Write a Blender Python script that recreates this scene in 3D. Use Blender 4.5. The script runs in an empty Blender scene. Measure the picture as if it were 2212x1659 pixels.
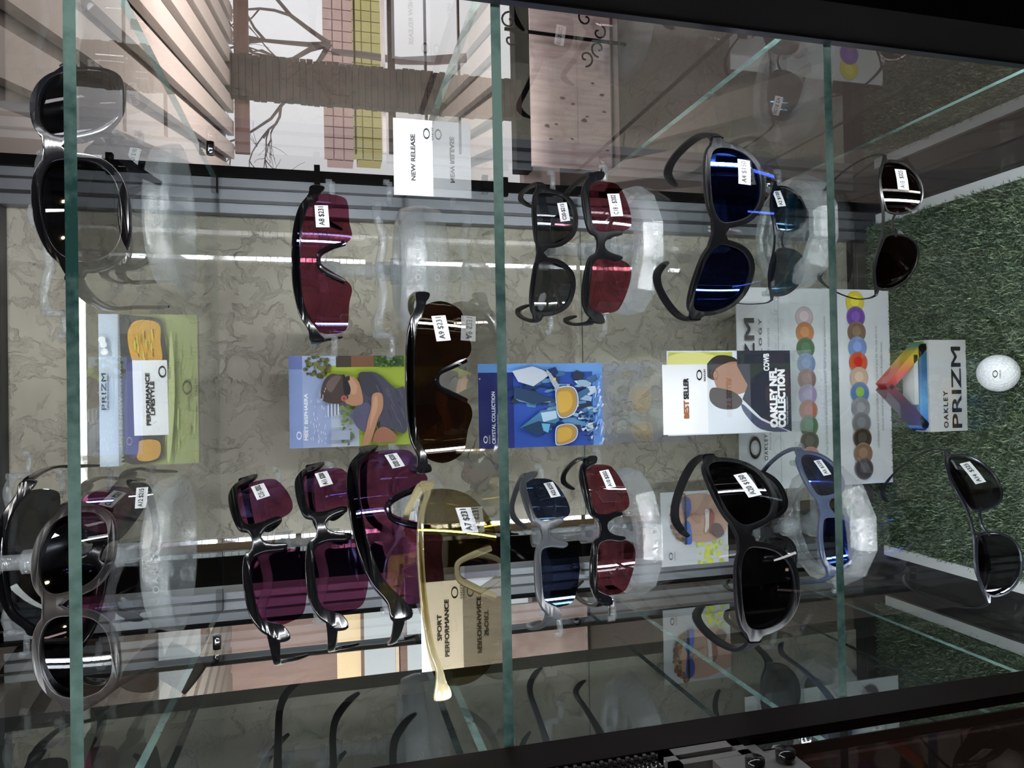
import bpy, bmesh, math, random
from mathutils import Vector, Matrix, noise
random.seed(7)
sc = bpy.context.scene
C = sc.collection
# ------------------------------------------------------------------ camera
S = 0.85                     # metres per fitting unit
CZ = 1.5                     # camera height
FPX, PIT, YAW, ROL = 1532.74, 0.2547, 0.0130, -0.0157
CAM = Vector((0, -0.4815*S, CZ))
def axes():
    cp, sp, cy, sy = math.cos(PIT), math.sin(PIT), math.cos(YAW), math.sin(YAW)
    F = Vector((sy*cp, cy*cp, -sp)); R = Vector((cy, -sy, 0)); U = R.cross(F)
    c, s = math.cos(ROL), math.sin(ROL)
    return F, R*c+U*s, -R*s+U*c
F, RT, UP = axes()
cd = bpy.data.cameras.new('camera'); cam = bpy.data.objects.new('camera', cd); C.objects.link(cam)
m = Matrix((-UP, RT, -F)).transposed().to_4x4(); m.translation = CAM
cam.matrix_world = m
cd.sensor_width = 36; cd.sensor_fit = 'HORIZONTAL'; cd.lens = FPX/2212*36; cd.clip_start = 0.01; cd.clip_end = 100
sc.camera = cam
# ------------------------------------------------------------------ world, exposure
w = bpy.data.worlds.new('daylight'); sc.world = w; w.use_nodes = True
w.node_tree.nodes['Background'].inputs[0].default_value = (.93, .96, 1, 1)
w.node_tree.nodes['Background'].inputs[1].default_value = 1.25
vs = sc.view_settings; vs.view_transform = 'Standard'; vs.look = 'None'; vs.gamma = 1; vs.use_curve_mapping = False
vs.exposure = -0.12
cy = sc.cycles
cy.max_bounces = 20; cy.transparent_max_bounces = 40; cy.glossy_bounces = 6; cy.diffuse_bounces = 3; cy.transmission_bounces = 8
cy.caustics_reflective = False; cy.caustics_refractive = False
cy.use_denoising = True; cy.sample_clamp_indirect = 6
def lamp(name, kind, loc, energy, col=(1, 1, 1), size=.2, rot=(0, 0, 0), sy=None):
    l = bpy.data.lights.new(name, kind); l.energy = energy; l.color = col
    if kind == 'AREA':
        l.size = size
        if sy: l.shape = 'RECTANGLE'; l.size_y = sy
    else: l.shadow_soft_size = size
    o = bpy.data.objects.new(name, l); o.location = loc; o.rotation_euler = rot; C.objects.link(o)
    return o
lamp('store_ceiling_tube', 'AREA', (0.25, -0.9, 2.9), 30, (1, .97, .93), .06, (0, 0, 0), 2.4)
lamp('added_soffit_fill', 'AREA', (0.9, 2.3, .7), 60, (1, .93, .89), 1.2, (math.radians(180-25), 0, 0), .6)  # added upward fill that brightens the slatted soffit, no real uplighter there
lamp('added_right_fill', 'AREA', (1.75, 1.8, 1.9), 36, (1, .91, .90), .5, (math.radians(75), 0, math.radians(20)), .5)  # fill light added to lift the panels beyond the right glass
lamp('added_left_fill', 'AREA', (-1.7, 1.9, 1.9), 95, (1, .93, .88), .5, (math.radians(75), 0, math.radians(-10)), .5)  # added fill so the window pieces behind the left glass come out brighter
lamp('added_wall_fill', 'AREA', (0, .12, 1.885), 1.1, (1, .98, .95), .40, (math.radians(22), 0, 0), .03)  # unseen strip added to brighten the stucco behind the shelves
# ------------------------------------------------------------------ pixel helpers (photo frame 2212x1659)
def ray(px, py): return F-(px-1106)/FPX*UP-(py-829.5)/FPX*RT
def aty(px, py, Y): r = ray(px, py); return CAM+r*((Y-CAM.y)/r.y)
def atz(px, py, Z): r = ray(px, py); return CAM+r*((Z-CAM.z)/r.z)
def atx(px, py, X): r = ray(px, py); return CAM+r*((X-CAM.x)/r.x)
def atd(px, py, d): return CAM+ray(px, py)*(d*S)
def uz(z): return CZ+z*S
Z1, Z2, Z3, Z4, ZT = uz(.1485)+.003, uz(-.1183)+.003, uz(-.3911)+.003, uz(-.6697)+.003, uz(-.905)
XL, XR, YB = -.2913*S, .3087*S, .5773*S
PL, PR = -.319*S, .330*S           # side panes
YG = .592*S                        # rear pane
# ------------------------------------------------------------------ materials
M = {}
def nt(name):
    m = bpy.data.materials.new(name); m.use_nodes = True; t = m.node_tree; t.nodes.clear()
    o = t.nodes.new('ShaderNodeOutputMaterial'); return m, t, o
def pbr(name, col, rough=.5, metal=0, spec=.5, bump=None, var=None, coat=0):
    if name in M: return M[name]
    m, t, o = nt(name); b = t.nodes.new('ShaderNodeBsdfPrincipled'); L = t.links
    b.inputs['Base Color'].default_value = (*col, 1); b.inputs['Roughness'].default_value = rough
    b.inputs['Metallic'].default_value = metal; b.inputs['Specular IOR Level'].default_value = spec
    b.inputs['Coat Weight'].default_value = coat
    if bump or var:
        tc = t.nodes.new('ShaderNodeTexCoord')
    if bump:
        n = t.nodes.new('ShaderNodeTexNoise'); n.inputs['Scale'].default_value = bump[0]; n.inputs['Detail'].default_value = 6
        L.new(tc.outputs['Object'], n.inputs['Vector'])
        bp = t.nodes.new('ShaderNodeBump'); bp.inputs['Strength'].default_value = bump[1]; bp.inputs['Distance'].default_value = bump[2]
        L.new(n.outputs['Fac'], bp.inputs['Height']); L.new(bp.outputs[0], b.inputs['Normal'])
    if var:
        n = t.nodes.new('ShaderNodeTexNoise'); n.inputs['Scale'].default_value = var[0]; n.inputs['Detail'].default_value = 5
        mp = t.nodes.new('ShaderNodeMapping'); mp.inputs['Scale'].default_value = var[2] if len(var) > 2 else (1, 1, 1)
        L.new(tc.outputs['Object'], mp.inputs[0]); L.new(mp.outputs[0], n.inputs['Vector'])
        r = t.nodes.new('ShaderNodeMix'); r.data_type = 'RGBA'; r.inputs[6].default_value = (*col, 1); r.inputs[7].default_value = (*var[1], 1)
        rm = t.nodes.new('ShaderNodeMapRange'); rm.inputs[1].default_value = .35; rm.inputs[2].default_value = .65
        L.new(n.outputs['Fac'], rm.inputs[0]); L.new(rm.outputs[0], r.inputs[0]); L.new(r.outputs[2], b.inputs['Base Color'])
    L.new(b.outputs[0], o.inputs[0]); M[name] = m; return m
def emit(name, col, s):
    if name in M: return M[name]
    m, t, o = nt(name); e = t.nodes.new('ShaderNodeEmission'); e.inputs[0].default_value = (*col, 1); e.inputs[1].default_value = s
    t.links.new(e.outputs[0], o.inputs[0]); M[name] = m; return m
def clear(name, tint=(1, 1, 1), refl=(1, 1, 1), base=0., ior=1.5, rough=.0, haze=0., hazecol=(.8, .85, .88), rbump=0, fs=1., grad=None, sheet=False):
    """thin clear sheet: tinted straight transmission + mirror reflection by Fresnel (+ a little haze)"""
    if name in M: return M[name]
    m, t, o = nt(name); L = t.links
    tr = t.nodes.new('ShaderNodeBsdfTransparent'); tr.inputs[0].default_value = (*tint, 1)
    src = tr.outputs[0]
    if grad:
        tc = t.nodes.new('ShaderNodeTexCoord'); sp = t.nodes.new('ShaderNodeSeparateXYZ'); L.new(tc.outputs['Object'], sp.inputs[0])
        mr = t.nodes.new('ShaderNodeMapRange'); mr.inputs[1].default_value = grad[1]; mr.inputs[2].default_value = grad[2]
        mx = t.nodes.new('ShaderNodeMix'); mx.data_type = 'RGBA'; mx.inputs[6].default_value = (*tint, 1); mx.inputs[7].default_value = (*grad[0], 1)
        L.new(sp.outputs['Z'], mr.inputs[0]); L.new(mr.outputs[0], mx.inputs[0]); L.new(mx.outputs[2], tr.inputs[0])
    if haze:
        df = t.nodes.new('ShaderNodeBsdfDiffuse'); df.inputs[0].default_value = (*hazecol, 1)
        mh = t.nodes.new('ShaderNodeMixShader'); mh.inputs[0].default_value = haze
        L.new(src, mh.inputs[1]); L.new(df.outputs[0], mh.inputs[2]); src = mh.outputs[0]
    g = t.nodes.new('ShaderNodeBsdfGlossy'); g.inputs[0].default_value = (*refl, 1); g.inputs['Roughness'].default_value = rough
    fr = t.nodes.new('ShaderNodeFresnel'); fr.inputs[0].default_value = ior
    ge = t.nodes.new('ShaderNodeNewGeometry')
    if sheet:      # single sheet: same Fresnel from either side
        iv = t.nodes.new('ShaderNodeMath'); iv.operation = 'MULTIPLY_ADD'; iv.inputs[1].default_value = 1/ior-ior; iv.inputs[2].default_value = ior
        L.new(ge.outputs['Backfacing'], iv.inputs[0]); L.new(iv.outputs[0], fr.inputs[0])
    a = t.nodes.new('ShaderNodeMath'); a.operation = 'MULTIPLY_ADD'; a.inputs[1].default_value = (1-base)*fs; a.inputs[2].default_value = base; a.use_clamp = True
    L.new(fr.outputs[0], a.inputs[0])
    if rbump:
        n = t.nodes.new('ShaderNodeTexNoise'); n.inputs['Scale'].default_value = 60
        bp = t.nodes.new('ShaderNodeBump'); bp.inputs['Strength'].default_value = rbump; bp.inputs['Distance'].default_value = .002
        L.new(n.outputs['Fac'], bp.inputs['Height']); L.new(bp.outputs[0], g.inputs['Normal'])
    if not sheet:  # a solid reflects at its outer faces only
        nb = t.nodes.new('ShaderNodeMath'); nb.operation = 'SUBTRACT'; nb.inputs[0].default_value = 1; L.new(ge.outputs['Backfacing'], nb.inputs[1])
        mm_ = t.nodes.new('ShaderNodeMath'); mm_.operation = 'MULTIPLY'; L.new(a.outputs[0], mm_.inputs[0]); L.new(nb.outputs[0], mm_.inputs[1]); a = mm_
    mx2 = t.nodes.new('ShaderNodeMixShader'); L.new(a.outputs[0], mx2.inputs[0]); L.new(src, mx2.inputs[1]); L.new(g.outputs[0], mx2.inputs[2])
    L.new(mx2.outputs[0], o.inputs[0]); M[name] = m; return m
def stucco():
    m, t, o = nt('stucco'); L = t.links
    b = t.nodes.new('ShaderNodeBsdfPrincipled'); b.inputs['Roughness'].default_value = .75
    tc = t.nodes.new('ShaderNodeTexCoord')
    n = t.nodes.new('ShaderNodeTexNoise'); n.inputs['Scale'].default_value = 20; n.inputs['Detail'].default_value = 5; n.inputs['Distortion'].default_value = .9
    v = t.nodes.new('ShaderNodeTexVoronoi'); v.inputs['Scale'].default_value = 42; v.feature = 'SMOOTH_F1'
    ad = t.nodes.new('ShaderNodeVectorMath'); ad.operation = 'MULTIPLY_ADD'; ad.inputs[1].default_value = (.045, .045, .045)
    L.new(tc.outputs['Object'], n.inputs['Vector']); L.new(n.outputs['Color'], ad.inputs[0]); L.new(tc.outputs['Object'], ad.inputs[2]); L.new(ad.outputs[0], v.inputs['Vector'])
    n2 = t.nodes.new('ShaderNodeTexNoise'); n2.inputs['Scale'].default_value = 34; n2.inputs['Detail'].default_value = 8; n2.inputs['Distortion'].default_value = .25
    L.new(ad.outputs[0], n2.inputs['Vector'])
    r1 = t.nodes.new('ShaderNodeValToRGB'); r1.color_ramp.elements[0].position = .44; r1.color_ramp.elements[1].position = .54
    L.new(n2.outputs['Fac'], r1.inputs[0])
    s = t.nodes.new('ShaderNodeMath'); s.operation = 'MULTIPLY_ADD'; s.inputs[1].default_value = .5; L.new(v.outputs['Distance'], s.inputs[0]); L.new(r1.outputs[0], s.inputs[2])
    bp = t.nodes.new('ShaderNodeBump'); bp.inputs['Strength'].default_value = .8; bp.inputs['Distance'].default_value = .0035
    L.new(s.outputs[0], bp.inputs['Height']); L.new(bp.outputs[0], b.inputs['Normal'])
    n3 = t.nodes.new('ShaderNodeTexNoise'); n3.inputs['Scale'].default_value = 7; n3.inputs['Detail'].default_value = 6; L.new(tc.outputs['Object'], n3.inputs['Vector'])
    cr = t.nodes.new('ShaderNodeValToRGB'); e = cr.color_ramp.elements
    e[0].position = .3; e[0].color = (.42, .36, .295, 1); e[1].position = .7; e[1].color = (.70, .61, .52, 1)
    L.new(n3.outputs['Fac'], cr.inputs[0]); L.new(cr.outputs[0], b.inputs['Base Color']); L.new(b.outputs[0], o.inputs[0])
    return m
M['stucco'] = stucco()
glass = clear('shelf glass', (.965, .985, .98), fs=1.2)
pane = clear('side pane glass', (.93, .96, .95), (.95, 1, .98), fs=2.3)
pane_r = clear('right side pane glass', (.95, .93, .925), (1, .97, .96), fs=2.1)
rearpane = clear('rear pane glass', (.95, .97, .965), fs=1.3)
def edge_mat(key='edge', through=0):
    m, t, o = nt('green glass ' + key); L = t.links
    b = t.nodes.new('ShaderNodeBsdfPrincipled'); b.inputs['Roughness'].default_value = .12; b.inputs['Coat Weight'].default_value = .6
    tc = t.nodes.new('ShaderNodeTexCoord'); mp = t.nodes.new('ShaderNodeMapping'); mp.inputs['Scale'].default_value = (1, 1, 1)
    n = t.nodes.new('ShaderNodeTexNoise'); n.inputs['Scale'].default_value = 130; n.inputs['Detail'].default_value = 3
    n2 = t.nodes.new('ShaderNodeTexNoise'); n2.inputs['Scale'].default_value = 9
    L.new(tc.outputs['Object'], mp.inputs[0]); L.new(mp.outputs[0], n.inputs['Vector']); L.new(mp.outputs[0], n2.inputs['Vector'])
    mu = t.nodes.new('ShaderNodeMath'); mu.operation = 'MULTIPLY_ADD'; mu.inputs[1].default_value = .3; L.new(n.outputs['Fac'], mu.inputs[0]); L.new(n2.outputs['Fac'], mu.inputs[2])
    cr = t.nodes.new('ShaderNodeValToRGB'); e = cr.color_ramp.elements
    e[0].position = .5; e[0].color = (.04, .13, .13, 1); e[1].position = .8; e[1].color = (.42, .70, .67, 1)
    L.new(mu.outputs[0], cr.inputs[0]); L.new(cr.outputs[0], b.inputs['Base Color'])
    ge = t.nodes.new('ShaderNodeNewGeometry'); tr = t.nodes.new('ShaderNodeBsdfTransparent'); tr.inputs[0].default_value = (.90, .96, .95, 1); mx = t.nodes.new('ShaderNodeMixShader')
    th = t.nodes.new('ShaderNodeMath'); th.operation = 'MULTIPLY'; th.inputs[1].default_value = 1-through; L.new(ge.outputs['Backfacing'], th.inputs[0]); L.new(th.outputs[0], mx.inputs[0]); L.new(b.outputs[0], mx.inputs[1]); L.new(tr.outputs[0], mx.inputs[2]); L.new(mx.outputs[0], o.inputs[0]); M[key] = m; return m
edge = edge_mat(); edge_side = edge_mat('side edge', .6)
acr = clear('clear acrylic', (.90, .91, .92), (1, 1, 1), base=.05, haze=.09, rough=.03, rbump=.25)
frost = clear('frosted acrylic', (.84, .85, .86), (1, 1, 1), base=.09, haze=.19, rough=.10, rbump=.3)
black = pbr('gloss black', (.004, .004, .005), .14, 0, .4, coat=.15)
matte = pbr('satin black', (.004, .004, .005), .42, 0, .14)
alu = pbr('grey aluminium', (.20, .215, .235), .38, .75)
darkalu = pbr('dark anodised metal', (.035, .037, .042), .35, .6)
jet = pbr('black stile', (.0025, .002, .002), .5, 0, .06)
paper = pbr('white card', (.72, .74, .78), .45)
ink = pbr('black ink', (.008, .008, .009), .4)
led = emit('LED diffuser', (.95, .97, 1), 120)
# ------------------------------------------------------------------ mesh helpers
def mk(name, bm, mats, parent=None, smooth=False, bevel=0, mw=None):
    me = bpy.data.meshes.new(name)
    if bevel:
        bmesh.ops.bevel(bm, geom=[e for e in bm.edges if len(e.link_faces) == 2 and e.calc_face_angle(0) > .5], offset=bevel, segments=2, affect='EDGES', clamp_overlap=True)
    bm.normal_update(); bm.to_mesh(me); bm.free()
    for x in (mats if isinstance(mats, (list, tuple)) else [mats]): me.materials.append(x)
    if smooth:
        for p in me.polygons: p.use_smooth = True
    o = bpy.data.objects.new(name, me); C.objects.link(o)
    if parent: o.parent = parent
    if mw: o.matrix_world = mw
    return o
def box(bm, a, b, mi=0, M4=None):
    x0, y0, z0 = a; x1, y1, z1 = b
    vs_ = [Vector(p) for p in ((x0, y0, z0), (x1, y0, z0), (x1, y1, z0), (x0, y1, z0), (x0, y0, z1), (x1, y0, z1), (x1, y1, z1), (x0, y1, z1))]
    if M4: vs_ = [M4 @ p for p in vs_]
    v = [bm.verts.new(p) for p in vs_]; fs = []
    for q in ((0, 3, 2, 1), (4, 5, 6, 7), (0, 1, 5, 4), (1, 2, 6, 5), (2, 3, 7, 6), (3, 0, 4, 7)):
        f = bm.faces.new([v[i] for i in q]); f.material_index = mi; fs.append(f)
    return fs
def B(*bs):
    bm = bmesh.new()
    for a, b in bs: box(bm, a, b)
    return bm
def frames(pts):
    T = []
    for i in range(len(pts)):
        a = pts[max(i-1, 0)]; b = pts[min(i+1, len(pts)-1)]; T.append((b-a).normalized())
    return T
def sweep(bm, pts, sec, up=Vector((0, 0, 1)), cap=True, mi=0):
    """sec(i) -> list of (side, up) offsets"""
    pts = [Vector(p) for p in pts]; T = frames(pts); rings = []
    for i, p in enumerate(pts):
        s = T[i].cross(up)
        if s.length < 1e-4: s = T[i].cross(Vector((1, 0, 0)))
        s.normalize(); u = s.cross(T[i]).normalized()
        rings.append([bm.verts.new(p+s*a+u*b) for a, b in sec(i)])
    n = len(rings[0])
    for r0, r1 in zip(rings, rings[1:]):
        for k in range(n):
            f = bm.faces.new((r0[k], r0[(k+1) % n], r1[(k+1) % n], r1[k])); f.material_index = mi
    if cap:
        bm.faces.new(rings[0][::-1]).material_index = mi; bm.faces.new(rings[-1]).material_index = mi
def circ(r, n=10, r2=None): return [(r*math.cos(2*math.pi*k/n), (r2 or r)*math.sin(2*math.pi*k/n)) for k in range(n)]
def tube(bm, pts, r, n=10, up=Vector((0, 0, 1)), r2=None):
    sweep(bm, pts, (lambda i: circ(r[i] if isinstance(r, (list, tuple)) else r, n, r2)), up)
def crom(pts, k=6, closed=True):
    P = [Vector(p) for p in pts]; n = len(P); out = []
    rng = range(n) if closed else range(n-1)
    for i in rng:
        if closed: p0, p1, p2, p3 = P[i-1], P[i], P[(i+1) % n], P[(i+2) % n]
        else: p0, p1, p2, p3 = P[max(i-1, 0)], P[i], P[i+1], P[min(i+2, n-1)]
        for j in range(k):
            t = j/k; out.append(.5*((2*p1)+(p2-p0)*t+(2*p0-5*p1+4*p2-p3)*t*t+(3*p1-p0-3*p2+p3)*t**3))
    if not closed: out.append(P[-1])
    return out
def tag(o, label, cat, group=None, kind=None):
    if label: o['label'] = label
    if cat: o['category'] = cat
    if group: o['group'] = group
    if kind: o['kind'] = kind
    return o
def root(name, loc, label, cat, group=None, rot=None):
    o = bpy.data.objects.new(name, None); C.objects.link(o); o.empty_display_size = .02
    o.matrix_world = (Matrix.Translation(loc) @ (rot or Matrix()).to_4x4()); return tag(o, label, cat, group)
def struct(name, bm, mat, **k): o = mk(name, bm, mat, **k); o['kind'] = 'structure'; return o
def fill2d(polys, depth, bevel):
    """filled 2D outlines (outer + holes) extruded symmetrically -> bmesh in XZ plane"""
    cu = bpy.data.curves.new('tmp', 'CURVE'); cu.dimensions = '2D'; cu.fill_mode = 'BOTH'; cu.extrude = depth/2; cu.bevel_depth = bevel; cu.bevel_resolution = 2
    for pl in polys:
        s = cu.splines.new('POLY'); s.points.add(len(pl)-1); s.use_cyclic_u = True
        for p, q in zip(s.points, pl): p.co = (q[0], q[1], 0, 1)
    ob = bpy.data.objects.new('tmp', cu); C.objects.link(ob)
    dg = bpy.context.evaluated_depsgraph_get(); me = bpy.data.meshes.new_from_object(ob.evaluated_get(dg))
    bm = bmesh.new(); bm.from_mesh(me); bpy.data.meshes.remove(me); bpy.data.objects.remove(ob); bpy.data.curves.remove(cu)
    for v in bm.verts: v.co = Vector((v.co.x, -v.co.z, v.co.y))
    bmesh.ops.remove_doubles(bm, verts=bm.verts, dist=1e-6)
    return bm
def textbm(s, size, width=None, bold=.0, shear=0, align='LEFT', space=1., ex=0.):
    """lettering as flat mesh in XZ plane facing -Y; width squeezes it to fit"""
    cu = bpy.data.curves.new('tmp', 'FONT'); cu.body = s; cu.size = 1; cu.shear = shear; cu.space_character = space; cu.space_line = .82; cu.align_x = align
    cu.resolution_u = 3; cu.fill_mode = 'FRONT'
    ob = bpy.data.objects.new('tmp', cu); C.objects.link(ob)
    dg = bpy.context.evaluated_depsgraph_get(); me = bpy.data.meshes.new_from_object(ob.evaluated_get(dg))
    bm = bmesh.new(); bm.from_mesh(me); bpy.data.meshes.remove(me); bpy.data.objects.remove(ob); bpy.data.curves.remove(cu)
    xs = [v.co.x for v in bm.verts]; x0, x1 = min(xs), max(xs); ys = [v.co.y for v in bm.verts]; y0 = min(ys); y1 = max(ys)
    kx = size if width is None else width/(x1-x0)
    kz = size
    for v in bm.verts: v.co = Vector(((v.co.x-x0)*kx, 0, (v.co.y-y0)*kz))
    bm.normal_update()
    if bm.faces and sum(f.normal.y for f in bm.faces) > 0: bmesh.ops.reverse_faces(bm, faces=bm.faces)
    if bold:       # heavier strokes
        src = bm.copy(); bz = bold*size*.8; bx = bold*.8*kx
        for i, (sx, sz) in enumerate(((-1, -1), (1, -1), (-1, 1), (1, 1))):
            join(bm, src.copy(), Matrix.Translation((sx*bx, -8e-5*(i+1), sz*bz)))
        src.free()
    return bm
def join(dst, src, mat4=None, mi=0):
    mp = {}
    for v in src.verts: mp[v] = dst.verts.new(mat4 @ v.co if mat4 else v.co)
    for f in src.faces:
        try: g = dst.faces.new([mp[v] for v in f.verts]); g.material_index = mi; g.smooth = f.smooth
        except ValueError: pass
    src.free()
# ------------------------------------------------------------------ the cabinet
cab = root('display_cabinet', (0, 0, .62), 'black framed glass display cabinet with lit shelves full of sunglasses', 'display cabinet')
cab.matrix_world = Matrix.Translation((0, .2, .62))
def cpart(name, bm, mat, par=cab, **k):
    ob = mk(name, bm, mat, **k); ob.parent = par
    ob.matrix_parent_inverse = (Matrix.Translation((0, .2, .62))).inverted() if par is cab else Matrix()
    return ob
ZB, ZTOP = ZT-.009, uz(.47)
YF = -.02*S
FL, FR = -.2428*S, .2735*S
yy = .603*S
# front stiles
cpart('front_stile', B(((FR, YF-.03, ZB-.1), (FR+.10, YF+.012, ZTOP))), jet, bevel=.0015)
cpart('front_stile', B(((FL-.0065, YF-.016, ZB-.1), (FL, YF+.012, ZTOP))), pbr('dark brown stile', (.004, .0025, .0022), .5, 0, .08), bevel=.001)
# thin aluminium lip of the right stile
cpart('stile_lip', B(((FR-.0015, YF+.008, ZB-.1), (FR+.001, YF+.014, ZTOP))), pbr('lip', (.03, .03, .04), .3, .5))
# rear posts
p = cpart('rear_post', B(((.262*S, YB+.008, ZB), (.312*S, yy+.02, ZTOP))), alu, bevel=.002)
cpart('post_groove', B(((.276*S, YB+.006, ZB), (.281*S, YB+.0075, ZTOP)), ((.296*S, YB+.006, ZB), (.299*S, YB+.0075, ZTOP))), darkalu)
cpart('post_cover', B(((.3125*S, YB+.002, ZB), (.327*S, yy+.02, ZTOP))), jet)
cpart('rear_post', B(((-.312*S, YB+.008, ZB), (-.272*S, yy+.02, ZTOP))), alu, bevel=.002)
cpart('post_groove', B(((-.285*S, YB+.006, ZB), (-.282*S, YB+.0075, ZTOP)), ((-.300*S, YB+.006, ZB), (-.297*S, YB+.0075, ZTOP))), darkalu)
cpart('post_cover', B(((-.317*S, YB+.002, ZB), (-.3125*S, yy+.02, ZTOP))), jet)
# top rail across the back
zt = aty(14, 800, yy).z
cpart('top_rail', B(((-.312*S, YB+.008, zt), (.312*S, yy+.03, ZTOP))), darkalu)
# side panes and rear pane
cpart('side_pane', B(((PL-.006, YF+.014, ZB), (PL, YB+.03, ZTOP))), pane)
cpart('side_pane', B(((PR, YF+.014, ZB), (PR+.006, YB+.03, ZTOP))), pane_r)
cpart('rear_pane', B(((-.272*S, YB+.004, ZB), (.262*S, YB+.0075, ZTOP))), rearpane)
# vertical light strips just behind the front stiles
for sx, side in ((1, 'r'), (-1, 'l')):
    x0 = .300*S if sx > 0 else -.300*S-.006
    st = cpart('light_strip', B(((x0-.004, YF+.018, ZB+.03), (x0+.008, YF+.026, ZTOP-.02))), darkalu)
    bm = bmesh.new(); z = ZB+.04
    while z < ZTOP-.04:
        box(bm, (x0-.001, YF+.0265, z), (x0+.005, YF+.0345, z+.0105)); z += .0125
    cpart('diffuser', bm, led, par=st)
# floor deck
cpart('base_deck', B(((-.33*S, YF, ZB-.1), (.335*S, YB+.03, ZB))), pbr('deck', (.012, .012, .014), .25))
cpart('top_panel', B(((-.33*S, YF, ZTOP), (.335*S, YB+.05, ZTOP+.03))), darkalu)
# shelf pegs
bmp = []
for zz in (Z1, Z2, Z3, Z4):
    for xx in (PL, PR):
        for ypos in (.05, .42):
            bm = bmesh.new(); s = 1 if xx < 0 else -1
            tube(bm, [(xx, ypos, zz-.0095), (xx+s*.014, ypos, zz-.0095)], .0045, 12)
            cpart('shelf_peg', bm, pbr('chrome', (.6, .6, .62), .15, 1), smooth=True)
# black clips on the rear posts
for (px, py) in ((464, 395), (475, 1295), (685, 380), (1090, 405)):
    q = aty(px, py, YB+.004)
    cpart('post_clip', B(((q.x-.012, YB-.002, q.z-.0035), (q.x+.012, YB+.0055, q.z+.0035))), jet)
# grey screw on left post
q = aty(1243, 1225, YB+.004); bm = bmesh.new(); tube(bm, [(q.x, YB+.007, q.z), (q.x, YB-.001, q.z)], .005, 12, up=Vector((0, 0, 1)))
cpart('screw', bm, M['chrome'], smooth=True)
TH = .006
def shelf(z, lab):
    bm = bmesh.new(); fs = box(bm, (XL, 0, z-TH), (XR, YB, z))
    for i in (2, 4): fs[i].material_index = 1
    for i in (3, 5): fs[i].material_index = 2
    o = mk('glass_shelf', bm, [glass, edge, edge_side]); 
    return tag(o, lab, 'shelf', 'clear glass shelves of the cabinet')
shelf(Z1, 'topmost clear glass shelf, green edge, under the price cards and lens placard')
shelf(Z2, 'second glass shelf from the top, carrying the brown and yellow shield sunglasses')
shelf(Z3, 'third glass shelf from the top, carrying the white BEST SELLER card')
shelf(Z4, 'lowest glass shelf, just above the artificial turf and golf ball')
# turf tray
TX0, TX1, TY1, TY0 = -.285*S, .291*S, .49*S, -.0
tray = root('turf_tray', (0, .2, ZB), 'white edged tray of green artificial turf on the cabinet floor', 'turf tray')
tb = B(((TX0, TY0, ZB+.0), (TX1, TY1, ZT-.008)))
for a, b in (((TX0, TY0, ZB), (TX0+.014, TY1+.03, ZT-.001)), ((TX1-.014, TY0, ZB), (TX1, TY1+.03, ZT-.001))):
    box(tb, a, b)
wt = mk('tray_rim', tb, pbr('white tray', (.55, .56, .58), .4)); wt.parent = tray; wt.matrix_parent_inverse = tray.matrix_world.inverted()
def turf():
    bm = bmesh.new(); rnd = random.Random(3)
    lay = 0
    box(bm, (TX0+.016, TY0+.002, ZT-.0085), (TX1-.016, TY1+.045, ZT-.005))
    X0, X1, Y0, Y1 = TX0+.014, TX1-.014, TY0, TY1+.047
    n = 62000
    for k in range(n):
        x = rnd.uniform(X0, X1); y = rnd.uniform(.03, Y1)
        h = rnd.uniform(.005, .0105); a = rnd.uniform(0, 6.283); l = rnd.uniform(.002, .008); wd = rnd.uniform(.0006, .0010)
        dx, dy = math.cos(a), math.sin(a); sx, sy = -dy*wd, dx*wd
        b0 = Vector((x, y, ZT-.007)); mid = b0+Vector((dx*l*.35, dy*l*.35, h*.7)); tip = b0+Vector((dx*l, dy*l, h))
        s = Vector((sx, sy, 0)); v = [bm.verts.new(p) for p in (b0-s, b0+s, mid+s*.9, mid-s*.9, tip)]
        mi = rnd.choice((0, 0, 1, 1, 2))
        bm.faces.new((v[0], v[1], v[2], v[3])).material_index = mi; bm.faces.new((v[3], v[2], v[4])).material_index = mi
    g = [pbr('turf dark', (.035, .06, .033), .5), pbr('turf mid', (.075, .115, .06), .5), pbr('turf light', (.19, .25, .16), .45)]
    o = mk('turf_blades', bm, g); o.parent = tray; o.matrix_parent_inverse = tray.matrix_world.inverted(); o['kind'] = 'stuff'
turf()
# golf ball
gp = atz(2156, 806, ZT+.019)
def golf_ball():
    r = .02135; bm = bmesh.new(); bmesh.ops.create_icosphere(bm, subdivisions=6, radius=r)
    N = 330; ga = math.pi*(3-math.sqrt(5)); D = []
    for i in range(N):
        z = 1-2*(i+.5)/N; q = math.sqrt(1-z*z); D.append(Vector((q*math.cos(ga*i), q*math.sin(ga*i), z)))
    from mathutils.kdtree import KDTree
    kd = KDTree(N)
    for i, d in enumerate(D): kd.insert(d, i)
    kd.balance()
    for v in bm.verts:
        n = v.co.normalized(); dd = kd.find(n)[2]
        v.co = n*(r-.00042*max(0, 1-(dd/.088)**2))
    o = mk('golf_ball', bm, pbr('golf white', (.78, .79, .83), .22, coat=.5), smooth=True, mw=Matrix.Translation(gp))
    return tag(o, 'white dimpled golf ball with a black oval logo on the turf', 'golf ball')
gb = golf_ball()
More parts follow.
